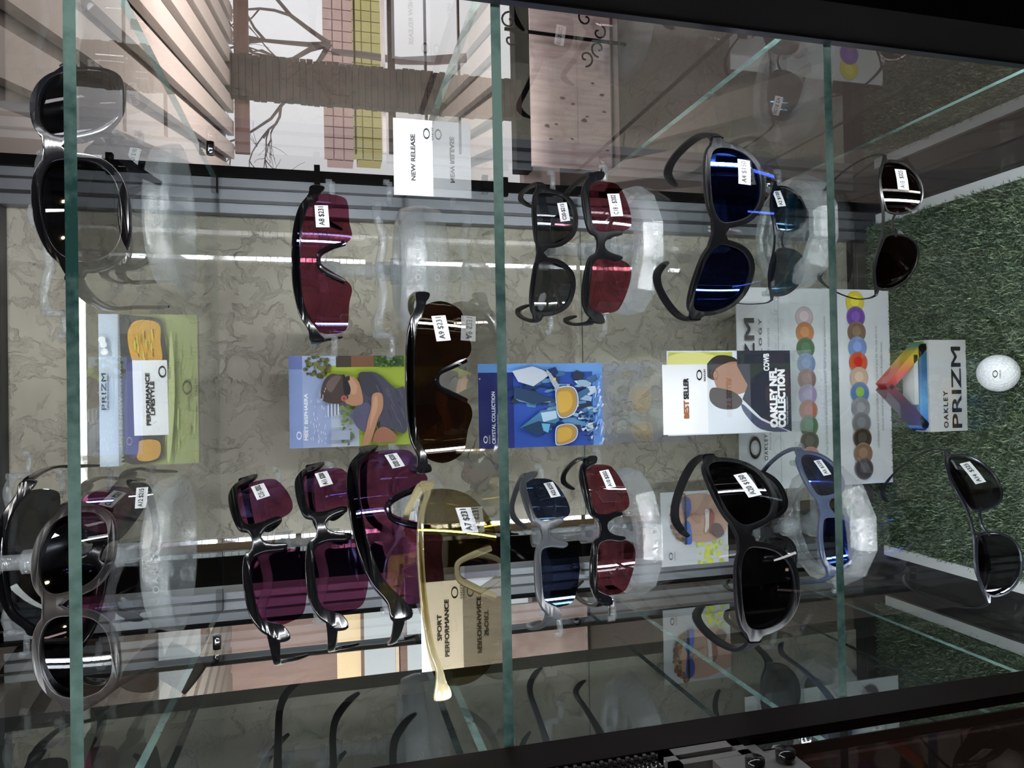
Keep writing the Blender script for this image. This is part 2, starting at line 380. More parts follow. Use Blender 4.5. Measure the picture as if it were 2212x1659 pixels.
def logo_bm(w, ring=True, words=True, gap=.34):
    """wide oval ring with the wordmark under it, centred at x=0, top of oval z=0; w = oval width"""
    bm = bmesh.new(); n = 40; a, b = w/2, w*.30
    for (A, Bq, a2, b2) in ((a, b, a*.66, b*.74),):
        o = [bm.verts.new((A*math.cos(2*math.pi*k/n), 0, -b+Bq*math.sin(2*math.pi*k/n))) for k in range(n)]
        i = [bm.verts.new((a2*math.cos(2*math.pi*k/n), 0, -b+b2*math.sin(2*math.pi*k/n))) for k in range(n)]
        for k in range(n): bm.faces.new((o[k], o[(k+1) % n], i[(k+1) % n], i[k]))
    if words:
        t = textbm('OAKLEY', w*.25, w*1.15, .015, space=1.25); join(bm, t, Matrix.Translation((-w*.575, 0, -2*b-w*gap)))
    return bm
# logo on ball: project onto the sphere along the direction to the camera
def ball_logo():
    bm = logo_bm(.0085); d = (CAM-gp).normalized()+Vector((-.05, 0, .1)); d.normalize()
    xa = Vector((0, 0, 1)).cross(d).normalized(); za = d.cross(xa)
    for f in list(bm.faces): pass
    for v in bm.verts:
        q = xa*v.co.x+za*(v.co.z+.004); n = (q+d*math.sqrt(max(0, .0217**2-q.length_squared))).normalized(); v.co = n*.02162
    o = mk('logo_print', bm, ink); o.parent = gb
ball_logo()
# open glass door on the left (seen edge-on next to the left stile) with its hinge
door = root('cabinet_door', (FL-.026, YF-.02, ZB), 'dark tinted glass cabinet door standing open beside the left stile', 'cabinet door')
XD = FL-.0085
bm = B(((XD-.008, YF-.52, ZB-.1), (XD, YF-.018, ZTOP)))
dk = clear('tinted door glass', (.02, .015, .015), (.35, .27, .24), base=.01, haze=.5, hazecol=(.014, .008, .007), fs=.55)
o = mk('door_panel', bm, dk); o.parent = door; o.matrix_parent_inverse = door.matrix_world.inverted()
def dpart(name, bm, mat, par=None, **k):
    o = mk(name, bm, mat, **k); o.parent = door; o.matrix_parent_inverse = door.matrix_world.inverted(); return o
bm = bmesh.new(); zz = aty(1480, 1600, YF-.02).z
zz1 = aty(1090, 1640, YF-.02).z
k = 0
while zz < zz1:
    for j in range(3): box(bm, (FL-.0085+j*.0026+(k % 2)*.0012, YF-.019, zz), (FL-.0069+j*.0026+(k % 2)*.0012, YF-.0165, zz+.0019))
    zz += .0026; k += 1
dpart('brush_seal', bm, pbr('seal', (.03, .028, .03), .35))
# hinge
h0 = aty(1422, 1590, YF-.02); h1 = aty(1655, 1590, YF-.02)
hz0, hz1 = h1.z, h0.z; hx = XD+.0005
hb = bmesh.new()
def HB(a, b): box(hb, a, b)
L_ = hz1-hz0
HB((hx, YF-.052, hz0+.1*L_), (hx+.004, YF-.019, hz1-.1*L_))
HB((hx+.004, YF-.026, hz0+.28*L_), (hx+.009, YF-.019, hz1)); HB((hx+.004, YF-.036, hz0+.28*L_), (hx+.009, YF-.031, hz1))
HB((hx+.004, YF-.036, hz1-.10*L_), (hx+.009, YF-.019, hz1)); HB((hx+.004, YF-.036, hz0+.28*L_), (hx+.009, YF-.019, hz0+.38*L_))
HB((hx+.002, YF-.062, hz0), (hx+.010, YF-.038, hz0+.66*L_))
dpart('hinge', hb, pbr('cast zinc', (.17, .165, .16), .42, .7, bump=(300, .3, .0005)), bevel=.0012)
for fz, fy in ((.12, -.050), (.42, -.053)):
    bm = bmesh.new(); c = Vector((hx+.010, YF+fy, hz0+fz*L_)); tube(bm, [c, c+Vector((.006, 0, 0))], .0052, 14)
    dpart('hinge_screw', bm, black, smooth=True)
# ------------------------------------------------------------------ sunglasses
mm = .001
def mir(poly): return [(-x, z) for x, z in reversed(poly)]
LENS = {
 # right-hand lens outlines in mm (x to viewer's right, z up), bridge centre at 0,0
 'square': [(9, 12), (20, 15), (42, 16), (59, 13), (62, 5), (60, -9), (52, -20), (36, -24), (21, -21), (11, -10), (8, 2)],
 'round_square': [(11, 9), (18, 15), (36, 18), (54, 15), (62, 5), (60, -10), (50, -21), (34, -25), (20, -21), (12, -8)],
 'wide': [(9, 9), (22, 16), (46, 18), (63, 14), (67, 2), (62, -13), (49, -22), (28, -23), (14, -15), (8, -1)],
 'blade': [(11, 10), (34, 13), (58, 11), (64, 3), (63, -12), (55, -18), (32, -23), (18, -21), (12, -8)],
 'goggle': [(9, 11), (22, 19), (46, 21), (65, 15), (72, 0), (69, -17), (56, -28), (30, -30), (14, -21), (8, -4)],
}
SH = {  # one-piece shields, right half, from centre top round to centre bottom
 'A9': [(0, 1), (25, 0), (45, -4), (58, -11), (64, -20), (66, -31), (61, -42), (54, -46), (40, -47), (28, -50), (19, -47), (12, -36), (6, -25), (0, -22)],
 'A7': [(0, 2), (28, 1), (50, -3), (64, -10), (68, -22), (66, -36), (58, -46), (42, -53), (28, -56), (18, -52), (10, -38), (4, -27), (0, -25)],
 'A8': [(0, 1), (25, 0), (46, -4), (58, -10), (63, -20), (61, -34), (54, -38), (36, -39), (24, -41), (17, -37), (9, -25), (4, -18), (0, -17)],
}
def column_grid(poly, nx=44, nz=12):
    xs = [p[0] for p in poly]; x0, x1 = min(xs)+1e-3, max(xs)-1e-3
    cols = []
    for i in range(nx+1):
        t = .5-.5*math.cos(math.pi*i/nx); t = .35*i/nx+.65*t; x = x0+(x1-x0)*t; zs = []
        for a, b in zip(poly, poly[1:]+poly[:1]):
            if (a[0]-x)*(b[0]-x) <= 0 and a[0] != b[0]: zs.append(a[1]+(b[1]-a[1])*(x-a[0])/(b[0]-a[0]))
        cols.append((x, min(zs), max(zs)))
    bm = bmesh.new(); G = [[bm.verts.new((x, 0, lo+(hi-lo)*j/nz)) for j in range(nz+1)] for x, lo, hi in cols]
    for i in range(nx):
        for j in range(nz): bm.faces.new((G[i][j], G[i+1][j], G[i+1][j+1], G[i][j+1]))
    return bm
def solid(bm, t):
    geom = list(bm.faces); r = bmesh.ops.extrude_face_region(bm, geom=geom)
    for v in r['geom']:
        if isinstance(v, bmesh.types.BMVert): v.co.y += t
    bmesh.ops.recalc_face_normals(bm, faces=bm.faces)
def bend(bm, R, Rz, y0=0, sc=1):
    for v in bm.verts:
        x, z = v.co.x, v.co.z; v.co.y += (R-math.sqrt(max(1, R*R-x*x)))+(z+12)**2/(2*Rz)+y0
def ofs(poly, d):
    n = len(poly); out = []
    A = sum(a[0]*b[1]-b[0]*a[1] for a, b in zip(poly, poly[1:]+poly[:1])); s = 1 if A > 0 else -1
    for i in range(n):
        a, b = Vector(poly[i-1][:2]), Vector(poly[(i+1) % n][:2]); t = (b-a).normalized(); out.append((poly[i][0]+s*d*t.y, poly[i][1]-s*d*t.x))
    return out
TAGM = pbr('white price label', (.80, .81, .84), .5)
def sunglasses(label, kind, shape, endR, endL, width, tagtext=None, frame=black, lens=None, tilt=0, dR=None, dL=None, R=115, Rz=700,
               temple='sport', tpos=(42, -8), trot=8, temples=(1, 1), rim=2.6, group='sunglasses on show', spread=0, tlen=120, ft=4, zs=1, dz=0, tsize=1, lens2=None, droop=0, tin=0, btk=.72, bwk=13):
    rR, rL = ray(*endR), ray(*endL)
    if dR is None:
        k = rR.z/rL.z; s = width/(rR-rL*k).length*mm; PA, PB = CAM+rR*s, CAM+rL*k*s
    else: PA, PB = CAM+rR*(dR*S), CAM+rL*(dL*S)
    X = (PA-PB).normalized(); wreal = (PA-PB).length*1000
    Zv = (Vector((0, 0, 1))-X*X.z).normalized(); Y = Zv.cross(X)
    Rt = Matrix((X, Y, Zv)).transposed() @ Matrix.Rotation(math.radians(tilt), 3, 'X')
    full = kind == 'full' or kind == 'wire'
    if shape in LENS:
        lp = [(x, z*zs) for x, z in crom_xy(LENS[shape])]; hx = max(x for x, z in lp)+rim+3; hz = 8*zs if full else 6
        if kind == 'half': hz = 6
    else:
        half = [(x, z*zs) for x, z in SH[shape]]
        pts = half+[(-x, z) for x, z in reversed(half[1:-1])]
        lp = [(p.x, p.y) for p in crom([(a, b, 0) for a, b in pts], 5)]; hx = max(x for x, z in lp)+4; hz = -13*zs
    f = wreal/(2*hx)
    yh = R-math.sqrt(R*R-hx*hx)
    org = (PA+PB)/2-Rt @ (Vector((0, yh+2, hz))*(f*mm))
    rt = root('sunglasses', org, label, 'sunglasses', group, rot=Rt)
    sc_ = f*mm
    def fin(name, bm, mat, par=rt, smooth=True, bevel=0):
        for v in bm.verts: v.co *= sc_
        o = mk(name, bm, mat, smooth=smooth); o.parent = par
        if smooth:
            o.data.update(); 
            for e in o.data.edges: pass
            try: o.data.set_sharp_from_angle(angle=math.radians(40))
            except Exception: pass
        return o
    # frame
    if full:
        rp = lp; lpL = [(-x, z) for x, z in lp]
        o1 = ofs(lp, rim); zc = max(z for x, z in lp)
        # outer silhouette: rim offset joined by bridge
        n = len(o1)
        bw = 5 if kind == 'full' else 1.3
        xi = min(x for x, z in o1)
        if kind == 'full':
            # polygon: right outer without the nose side between bridge top and bottom
            bt, bb = zc*btk, zc*btk-bwk
            seq = ordered(o1)
            keep = [p for p in seq if not (p[0] < xi+6 and bb < p[1] < bt)]
            keep = rot_start(keep, bt, xi)
            # keep runs from bridge top clockwise round the lens to bridge bottom
            hinge = []
            rightside = []
            for p in keep: rightside.append(p)
            outer = [(0, bt-.6)]+rightside+[(0, bb+2.5)]+[(-x, z) for x, z in reversed(rightside)]
            outer = add_end(outer, hx, hz)
            hl = ofs(lp, -.8)
            bm = fill2d([outer, hl, [(-x, z) for x, z in hl]], ft-1.2, .6)
            bend(bm, R, Rz)
        else:
            bm = bmesh.new()
            for sg in (1, -1):
                ring = [Vector((sg*x, 0, z)) for x, z in ofs(lp, .5)]
                ring2 = ring+ring[:2]
                tube(bm, ring2, 1.25, 6, up=Vector((0, 1, 0)))
                tube(bm, [Vector((sg*x, 0, z)) for x, z in ((max(x for x, z in lp)-1, hz), (hx, hz))], 1.6, 6, up=Vector((0, 1, 0)))
            tube(bm, [Vector(p) for p in crom([(-12, 0, 2), (-6, 0, 6), (0, 0, 7), (6, 0, 6), (12, 0, 2)], 4, False)], 1.3, 6, up=Vector((0, 1, 0)))
            tube(bm, [Vector(p) for p in crom([(-hx, 0, hz), (-40, 0, zc+1.5), (-12, 0, zc-1), (0, 0, zc-1.5), (12, 0, zc-1), (40, 0, zc+1.5), (hx, 0, hz)], 5, False)], 1.5, 6, up=Vector((0, 1, 0)))
            bend(bm, R, Rz)
        fin('frame', bm, frame)
        for v_ in (1, -1):
            lb = column_grid([(v_*x, z) for x, z in lp], 26, 9)
            bend(lb, R*.9 if kind == 'full' else R*.8, Rz*.35, -(R*.9-math.sqrt((R*.9)**2-36*36))+(R-math.sqrt(R*R-36*36))-.3)
            o = fin('lens', lb, lens if (v_ > 0 or lens2 is None) else lens2)
    elif kind == 'half':
        for v_ in (1, -1):
            lb = column_grid([(v_*x, z) for x, z in lp], 26, 9); bend(lb, R, Rz*.35)
            fin('lens', lb, lens if (v_ > 0 or lens2 is None) else lens2)
        zt_ = {x: z for x, z in lp}
        T = [(0, 7), (8, 8.5), (13, 14), (30, 17), (50, 17), (62, 13), (68, 8), (hx+3, 3), (hx+3, -4), (66, -1), (62, 6), (56, 11.5), (34, 12.5), (16, 10.5), (12, 2), (14, -10), (11, -13), (8, -4), (4, 1), (0, 2)]
        T = [(x, z*zs) for x, z in T]
        outer = T+[(-x, z) for x, z in reversed(T[1:-1])]
        outer = [(p.x, p.y) for p in crom([(a, b, 0) for a, b in outer], 4)]
        bm = fill2d([outer], 3.2, .7); bend(bm, R, Rz*.35, -1.2); fin('frame', bm, frame)
    else:
        lb = column_grid(lp, 64, 12); bend(lb, R, Rz*.4); fin('lens', lb, lens)
        tb = rim
        T = [(0, 4), (25, 3), (46, -1), (60, -8), (hx+1, -9), (hx+3, -13), (hx+2, -19), (hx-2, -18), (hx-6, -15), (58, -13), (45, -6), (25, -2.2), (0, -1.2)]
        ln = lambda x: 1-.0032*x*x if x < 62 else -11.3
        T = [(x, (ln(x)+(z-ln(x))*rim/2.6 if i < 4 or i > 8 else z)*zs) for i, (x, z) in enumerate(T)]
        outer = T+[(-x, z) for x, z in reversed(T[1:-1])]
        outer = [(p.x, p.y) for p in crom([(a, b, 0) for a, b in outer], 4)]
        bm = fill2d([outer], 4, min(.9, rim*.3)); bend(bm, R, Rz*.4, -1.6); fin('frame', bm, frame)
        # nose piece following the notch
        low = SH[shape]; bz = low[-1][1]*zs
        pts = [(17, 1.6, (low[-4][1])*zs+2), (11, .6, low[-3][1]*zs+3), (6, 0, low[-2][1]*zs+2), (0, -.6, bz+1.8)]
        pts = [Vector(p) for p in pts]+[Vector((-p[0], p[1], p[2])) for p in reversed(pts[:-1])]
        pts = crom(pts, 4, False); bm = bmesh.new(); tube(bm, pts, [1.6+1.2*abs(p.x)/17 for p in pts], 8, up=Vector((0, 1, 0))); bend(bm, R, Rz*.4, .8)
        fin('nose_piece', bm, frame)
    if kind in ('full', 'half', 'wire'):
        for sg in (1, -1):
            bm = bmesh.new(); pts = crom([(sg*7, 2, -2), (sg*9, 5, -6), (sg*12, 6, -11), (sg*13.5, 4.5, -15)], 4, False)
            tube(bm, pts, [1.2, 1.6, 2, 2.2, 2.3, 2.3, 2.2, 2.1, 2, 1.9, 1.7, 1.3, 1][:len(pts)], 7, up=Vector((1, 0, 0))); bend(bm, R, 1e6)
            fin('nose_pad', bm, frame if kind != 'wire' else acr)
    # temples
    for sg, on in zip((1, -1), temples):
        if not on: continue
        bm = bmesh.new(); x0 = sg*(hx-.5)
        if temple == 'wire': hts = (3.2, 2.6, 2.3, 2.2, 2.8, 4.2, 4.6, 2.2); wd = (1.8, 1.4, 1.2, 1.2, 1.4, 2.2, 2.4, 1.4)
        elif temple == 'wide': hts = (11, 9, 8, 8, 7.5, 8, 7, 4); wd = (5, 4, 3.4, 3, 3, 3.4, 3.4, 2)
        else: hts = (9, 7.5, 6, 5.5, 5.5, 6.5, 6, 3); wd = (5, 4, 3.4, 3, 3, 3.6, 3.4, 2)
        q = [(x0, yh-1, hz), (x0+sg*3.5, yh+9, hz+.5), (x0+sg*(4+spread*.3), yh+30, hz+1), (x0+sg*(3+spread*.6-tin*.3), yh+55, hz+1-droop*.3), (x0+sg*(0+spread-tin*.7), yh+78, hz-droop*.7), (x0+sg*(-4+spread-tin), yh+96, hz-5-droop), (x0+sg*(-7+spread-tin*1.2), yh+tlen-8, hz-16-droop), (x0+sg*(-9+spread-tin*1.3), yh+tlen, hz-25-droop)]
        k = 4; pts = crom(q, k, False); H = []; Wd = []
        for i in range(len(pts)):
            a = i/k; j = min(int(a), 6); t = a-j; H.append(hts[j]*(1-t)+hts[j+1]*t); Wd.append(wd[j]*(1-t)+wd[j+1]*t)
        def sec(i):
            a, b = Wd[i]/2, H[i]/2; c = .35
            return [(-a, -b*(1-c)), (-a*(1-c), -b), (a*(1-c), -b), (a, -b*(1-c)), (a, b*(1-c)), (a*(1-c), b), (-a*(1-c), b), (-a, b*(1-c))]
        sweep(bm, pts, sec); bmesh.ops.recalc_face_normals(bm, faces=bm.faces); fin('temple', bm, frame)
    # price label on the lens
    if tagtext:
        lw, lh = 10.5*tsize, 19*tsize
        bm = bmesh.new(); g = [[bm.verts.new((-lw/2+lw*i/4, 0, -lh/2+lh*j/2)) for j in range(3)] for i in range(5)]
        for i in range(4):
            for j in range(2): bm.faces.new((g[i][j], g[i+1][j], g[i+1][j+1], g[i][j+1]))
        # the label lies along the lens: text runs to the viewer's right
        a = math.radians(trot); ca, sa = math.cos(a), math.sin(a)
        def place(b, off):
            for v in b.verts:
                x, z = v.co.z, -v.co.x      # long side horizontal
                x, z = x*ca-z*sa, x*sa+z*ca
                v.co = Vector((x+tpos[0], 0, z+tpos[1]*zs))
            if kind == 'full' or kind == 'wire':
                R2 = R*.9 if kind == 'full' else R*.8
                bend(b, R2, Rz*.35, -(R*.9-math.sqrt((R*.9)**2-36*36))+(R-math.sqrt(R*R-36*36))-.3-off)
            else: bend(b, R, (Rz*.35 if kind == 'half' else Rz*.4), -off)
        place(bm, .35); lab = fin('price_label', bm, TAGM, smooth=False)
        tb = textbm(tagtext, 6.0*tsize, lh*.86, .022)
        for v in tb.verts:
            x, z = v.co.x-lh*.42, v.co.z-2.2*tsize; v.co = Vector((-z, 0, x))
        place(tb, .55)
        fin('label_text', tb, ink, par=lab, smooth=False)
    return rt
def crom_xy(pl): return [(p.x, p.y) for p in crom([(a, b, 0) for a, b in pl], 5)]
def ordered(pl):
    A = sum(a[0]*b[1]-b[0]*a[1] for a, b in zip(pl, pl[1:]+pl[:1]))
    return pl if A < 0 else pl[::-1]       # clockwise
def rot_start(pl, bt, xi):
    # start at the widest gap end (nose side, top)
    n = len(pl); g = max(range(n), key=lambda i: (pl[i][0]-pl[i-1][0])**2+(pl[i][1]-pl[i-1][1])**2)
    q = pl[g:]+pl[:g]
    return q if q[0][1] > q[-1][1] else q[::-1]
def add_end(pl, hx, hz):
    out = []
    for x, z in pl:
        if abs(z-hz) < 5 and abs(x) > hx-8: x = math.copysign(max(abs(x), hx+1.5-abs(z-hz)*.25), x)
        out.append((x, z))
    return out
def LM(name, tint, refl, base, grad=None, rough=.02, fs=1): return clear('lens '+name, tint, refl, base=base, rough=rough, ior=1.5, grad=grad, fs=fs, sheet=True)
L_black = LM('black', (.012, .012, .014), (.9, .92, 1), .05)
L_smoke = LM('smoke grey', (.10, .105, .11), (.9, .95, 1), .06)
L_grey = LM('clear grey', (.33, .34, .36), (.9, .95, 1), .05)
L_rose = LM('rose red', (.32, .075, .095), (1, .85, .9), .07)
L_roseblue = LM('rose with violet mirror', (.30, .07, .11), (.38, .40, 1), .2)
L_purple = LM('violet mirror', (.30, .075, .15), (.42, .34, 1), .16)
L_blue = LM('blue mirror', (.012, .018, .06), (.08, .18, 1), .17)
L_ice = LM('ice blue mirror', (.05, .065, .09), (.2, .6, 1), .16)
L_navy = LM('navy mirror', (.04, .05, .10), (.35, .65, 1), .13)
L_brown = LM('brown', (.05, .022, .012), (1, .86, .7), .09)
L_dkbrown = LM('dark brown', (.03, .008, .004), (1, .9, .85), .06)
L_gold = LM('yellow gold mirror', (.42, .35, .24), (1, .80, .05), .30)
crystal = clear('frosted crystal frame', (.72, .66, .45), (1, 1, 1), base=.06, haze=.35, hazecol=(.55, .50, .32), rough=.12)
greyf = pbr('grey frame', (.055, .058, .066), .3)
silverf = pbr('silver grey frame', (.14, .145, .155), .3, .2)
browngrey = pbr('dark grey brown frame', (.012, .010, .010), .3, 0, .3)
navyf = pbr('navy frame', (.05, .065, .12), .22)
gun = pbr('gunmetal wire', (.04, .038, .038), .22, .7)
bluewire = pbr('dark wire', (.02, .022, .03), .2, .6)
G1 = 'sunglasses on the top shelf'; G2 = 'sunglasses on the second shelf'; G3 = 'sunglasses on the third shelf'; G4 = 'sunglasses on the lowest shelf'
# top shelf
sunglasses('large gloss black wraparound sunglasses at the front right of the top shelf, front one', 'full', 'goggle', (152, 150), (164, 603), 150, None, black, L_black, tilt=-4, R=140, dR=.575, dL=.535, temple='wide', rim=3.2, zs=.95, tin=10, group=G1, ft=5)
sunglasses('black sunglasses tagged A1 $185, behind the large black wraparound on the top shelf', 'full', 'wide', (215, 305), (225, 590), 142, 'A1 $185', black, L_smoke, tpos=(44, 8), dR=.84, dL=.84, R=120, group=G1, trot=-2)
sunglasses('dark sunglasses tagged A21 $190, lowest on the right stand of the top shelf', 'full', 'round_square', (258, 300), (262, 590), 140, 'A21 $190', matte, L_grey, tpos=(48, -8), dR=.86, dL=.86, R=125, group=G1, trot=-5)
sunglasses('silver grey rimmed sunglasses with black lenses, front left of the top shelf', 'full', 'goggle', (150, 1092), (158, 1530), 155, None, browngrey, L_black, tilt=-4, R=120, dR=.60, dL=.565, temple='wide', rim=3.6, zs=1.0, group=G1, ft=6, lens2=L_black)
sunglasses('black thin rimmed shield sunglasses, topmost on the left stand of the top shelf', 'shield', 'A8', (60, 1045), (78, 1362), 140, None, black, L_smoke, group=G1, R=120, zs=1.1)
sunglasses('violet lens sunglasses tagged A19 $202 behind the grey pair on the top shelf', 'shield', 'A8', (185, 1052), (190, 1356), 140, 'A19 $202', black, L_purple, dR=.80, dL=.80, tpos=(30, -22), group=G1, R=115, zs=1.05, tsize=1.15)
sunglasses('clear grey lens sunglasses tagged A12 $215, lowest on the left stand of the top shelf', 'half', 'blade', (270, 1030), (282, 1335), 138, 'A12 $215', matte, L_grey, dR=.82, dL=.82, tpos=(50, -10), group=G1, zs=1.15, trot=0)
# second shelf
sunglasses('rose lens shield sunglasses tagged A8 $231 on the right stand, second shelf', 'shield', 'A8', (682, 410), (682, 732), 141, 'A8 $231', black, L_roseblue, dR=.775, dL=.775, tpos=(40, -18), group=G2, zs=1.12, trot=4, tsize=1.1)
sunglasses('brown lens shield sunglasses tagged A9 $231 standing at the centre front of second shelf', 'shield', 'A9', (908, 640), (912, 1012), 142, 'A9 $231', black, L_brown, tilt=4, tpos=(42, -26), group=G2, trot=6, dR=.668, dL=.66, temples=(1, 1), droop=10, tsize=1.12, Rz=900)
sunglasses('yellow gold lens shield sunglasses tagged A7 $231 with pale translucent frame, second shelf front', 'shield', 'A7', (918, 1050), (950, 1502), 146, 'A7 $231', crystal, L_gold, tilt=6, tpos=(38, -36), group=G2, trot=4, rim=1.5, dR=.625, dL=.545, temples=(1, 0), tsize=1.12, R=105)
sunglasses('violet lens half rim sunglasses tagged C15 $202, topmost on the left stand', 'half', 'blade', (528, 1040), (592, 1378), 140, 'C15 - $202', black, L_purple, dR=.80, dL=.70, tpos=(48, -4), group=G2, zs=1.15, tin=8)
sunglasses('small violet lens half rim sunglasses tagged A11 $200, middle of the left stand', 'half', 'blade', (672, 1012), (718, 1352), 138, 'A11 $200', black, L_purple, dR=.79, dL=.69, tpos=(50, -2), group=G2, zs=1.2, tin=8)
sunglasses('violet lens shield sunglasses tagged D20 $220 with hooked black temple, second shelf', 'shield', 'A8', (792, 975), (862, 1330), 142, 'D20 $220', black, L_purple, dR=.76, dL=.66, tpos=(47, -26), group=G2, zs=1.35, tin=8, R=105, tsize=.95)
# third shelf
sunglasses('gloss black sunglasses with dark grey lenses tagged C20 $215, right stand', 'full', 'square', (1168, 402), (1160, 688), 138, 'C20-$215', matte, L_smoke, tpos=(42, -13), group=G3, R=170, zs=1.05, rim=2.8, btk=.92, bwk=9)
sunglasses('rose lens sunglasses tagged C18 $202 below the dark pair on the right stand', 'half', 'blade', (1280, 380), (1280, 690), 140, 'C18 - $202', matte, L_rose, tpos=(40, -10), group=G3, R=150, zs=1.2, tsize=1.2, trot=4)
sunglasses('black sunglasses with deep blue mirror lenses tagged A4 $150, right side of third shelf', 'full', 'wide', (1545, 300), (1498, 686), 147, 'A4 $150', matte, L_blue, tilt=-4, tpos=(48, -11), group=G3, R=120, rim=2.6, zs=1.08, temple='wide', tin=20, trot=-4, ft=5, droop=-4)
sunglasses('grey framed half rim sunglasses with blue lenses tagged A22 $250, left stand', 'half', 'blade', (1138, 1028), (1186, 1330), 138, 'A22 $250', greyf, L_navy, tpos=(48, -12), group=G3, zs=1.1, tin=6)
sunglasses('black half rim sunglasses with wine lenses tagged A10 $202, left stand', 'half', 'blade', (1266, 994), (1298, 1300), 138, 'A10 $202', black, L_rose, tpos=(48, -8), group=G3, zs=1.15, tin=6)
sunglasses('large matte black sunglasses with black lenses tagged A20 $150, left front of third shelf', 'full', 'wide', (1528, 988), (1625, 1385), 148, 'A20 $150', matte, L_black, tilt=-4, tpos=(42, -9), group=G3, R=120, rim=2.8, zs=1.1, temple='wide', tin=24, ft=5, tsize=1.15, droop=-4)
# lowest shelf
sunglasses('wire framed sunglasses with ice blue mirror lenses on the right stand, lowest shelf', 'wire', 'round_square', (1672, 394), (1665, 648), 140, 'A2 $120', bluewire, L_ice, tpos=(48, 6), group=G4, R=160, temple='wire')
sunglasses('dark grey sunglasses tagged A16 $220 behind the large black pair, lowest shelf', 'full', 'round_square', (1612, 1012), (1655, 1275), 140, 'A16 $220', matte, L_smoke, tpos=(40, -6), group=G4, R=150)
sunglasses('navy framed sunglasses with blue mirror lenses tagged A5 $220, left stand, lowest shelf', 'full', 'round_square', (1722, 972), (1792, 1242), 140, 'A5 $220', navyf, L_blue, tpos=(44, -9), group=G4, R=150, rim=2.8, tin=10)
sunglasses('gunmetal wire sunglasses with dark brown lenses tagged A15 $325, lowest shelf right', 'wire', 'round_square', (1908, 337), (1890, 637), 141, 'A15  $325', gun, L_dkbrown, tilt=-6, tpos=(44, -6), group=G4, R=150, temple='wire', tin=16, trot=-3, tsize=1.1, droop=-8)
sunglasses('black wire sunglasses with black lenses tagged A14 $325, lowest shelf left', 'wire', 'round_square', (2038, 973), (2132, 1303), 141, 'A14  $325', bluewire, L_black, tilt=-6, tpos=(44, -6), group=G4, R=150, temple='wire', tin=16, tsize=1.1, droop=-8)
# ------------------------------------------------------------------ clear display stands
def stand(label, zsh, basepx, holders, group='clear display stands', hexbase=False):
    c = atz(basepx[0], basepx[1], zsh); c.y = min(max(c.y, .09), YB-.075)
    rt = root('display_stand', c, label, 'display stand', group)
    r = .070
    bm = bmesh.new(); n = 12 if hexbase else 40
    prof = [(r, 0), (r, .006), (r-.004, .020), (r-.012, .024), (r-.020, .024), (r-.022, .020), (r-.016, .016), (r-.006, .004), (r-.008, 0)]
    rings = []
    for k in range(n):
        a = 2*math.pi*(k+.5)/n; rings.append([bm.verts.new((q*math.cos(a), q*math.sin(a), z)) for q, z in prof])
    for k in range(n):
        A_, B_ = rings[k], rings[(k+1) % n]
        for j in range(len(prof)): bm.faces.new((A_[j], B_[j], B_[(j+1) % len(prof)], A_[(j+1) % len(prof)]))
    bmesh.ops.recalc_face_normals(bm, faces=bm.faces)
    base = mk('base', bm, frost, smooth=not hexbase); base.parent = rt
    bm = bmesh.new()
    for a in (0, math.pi/2): 
        d = Vector((math.cos(a), math.sin(a), 0))*(r-.021); tube(bm, [-d+Vector((0, 0, .018)), d+Vector((0, 0, .018))], .006, 8, r2=.0025)
    tube(bm, [(0, 0, .001), (0, 0, .03)], .014, 24)
    o = mk('base_spokes', bm, acr, smooth=True); o.parent = rt
    t = textbm('OAKLEY', .007, .04, .01, space=1.3)
    for v in t.verts: v.co = Vector((v.co.x-.02, -r*math.cos(math.asin((v.co.x-.02)/r))*(.985)-.0012, v.co.z+.007))
    o = mk('base_lettering', t, clear('etched lettering', (.8, .8, .82), base=.10, haze=.30, rough=.2)); o.parent = base
    tops = []
    zmax = .03
    for hcen, yaw, width in holders:
        zmax = max(zmax, hcen.z-c.z-.005)
    bm = bmesh.new(); tube(bm, [(0, 0, .02), (0, 0, zmax)], .0068, 16)
    z = .05
    while z < zmax: tube(bm, [(0, 0, z), (0, 0, z+.006)], .0092, 16); z += .055
    o = mk('pole', bm, acr, smooth=True); o.parent = rt
    for hcen, yaw, width in holders:
        h = hcen-c; X = Vector((math.cos(yaw), math.sin(yaw), 0)); Y = Vector((-math.sin(yaw), math.cos(yaw), 0))
        bm = bmesh.new()
        zz = max(.03, min(zmax, h.z-.012)); tube(bm, [(0, 0, zz), Vector((0, 0, zz))*.3+h*.7, h], [.0042, .004, .0036], 10)
        tube(bm, [(0, 0, zz-.008), (0, 0, zz+.008)], .0105, 16)
        tube(bm, [h+Y*-.004, h+Y*.004], .0055, 14)
        W2 = width/2
        pts = crom([h+X*-W2+Y*.010, h+X*(-W2*.8)+Vector((0, 0, .002)), h+X*(-W2*.4)+Vector((0, 0, -.004)), h, h+X*(W2*.4)+Vector((0, 0, -.004)), h+X*(W2*.8)+Vector((0, 0, .002)), h+X*W2+Y*.010], 5, False)
        tube(bm, pts, .0033, 8, r2=.0045)
        for s in (-1, 1):
            e = h+X*(s*W2)+Y*.010
            tube(bm, [e+Vector((0, 0, -.012)), e+Vector((0, 0, .007))], .0032, 8)
            tube(bm, [e+Vector((0, 0, -.012)), e+Vector((0, 0, -.012))+X*(s*.022)], .003, 8)
            tube(bm, [e+Vector((0, 0, -.012))+X*(s*.022), e+Vector((0, 0, -.006))+X*(s*.022)], .003, 8)
        o = mk('holder_arm', bm, acr, smooth=True); o.parent = rt
    return rt
def hold(px, py, d, yaw=0, w=.125): return (atd(px, py, d), math.radians(yaw), w)
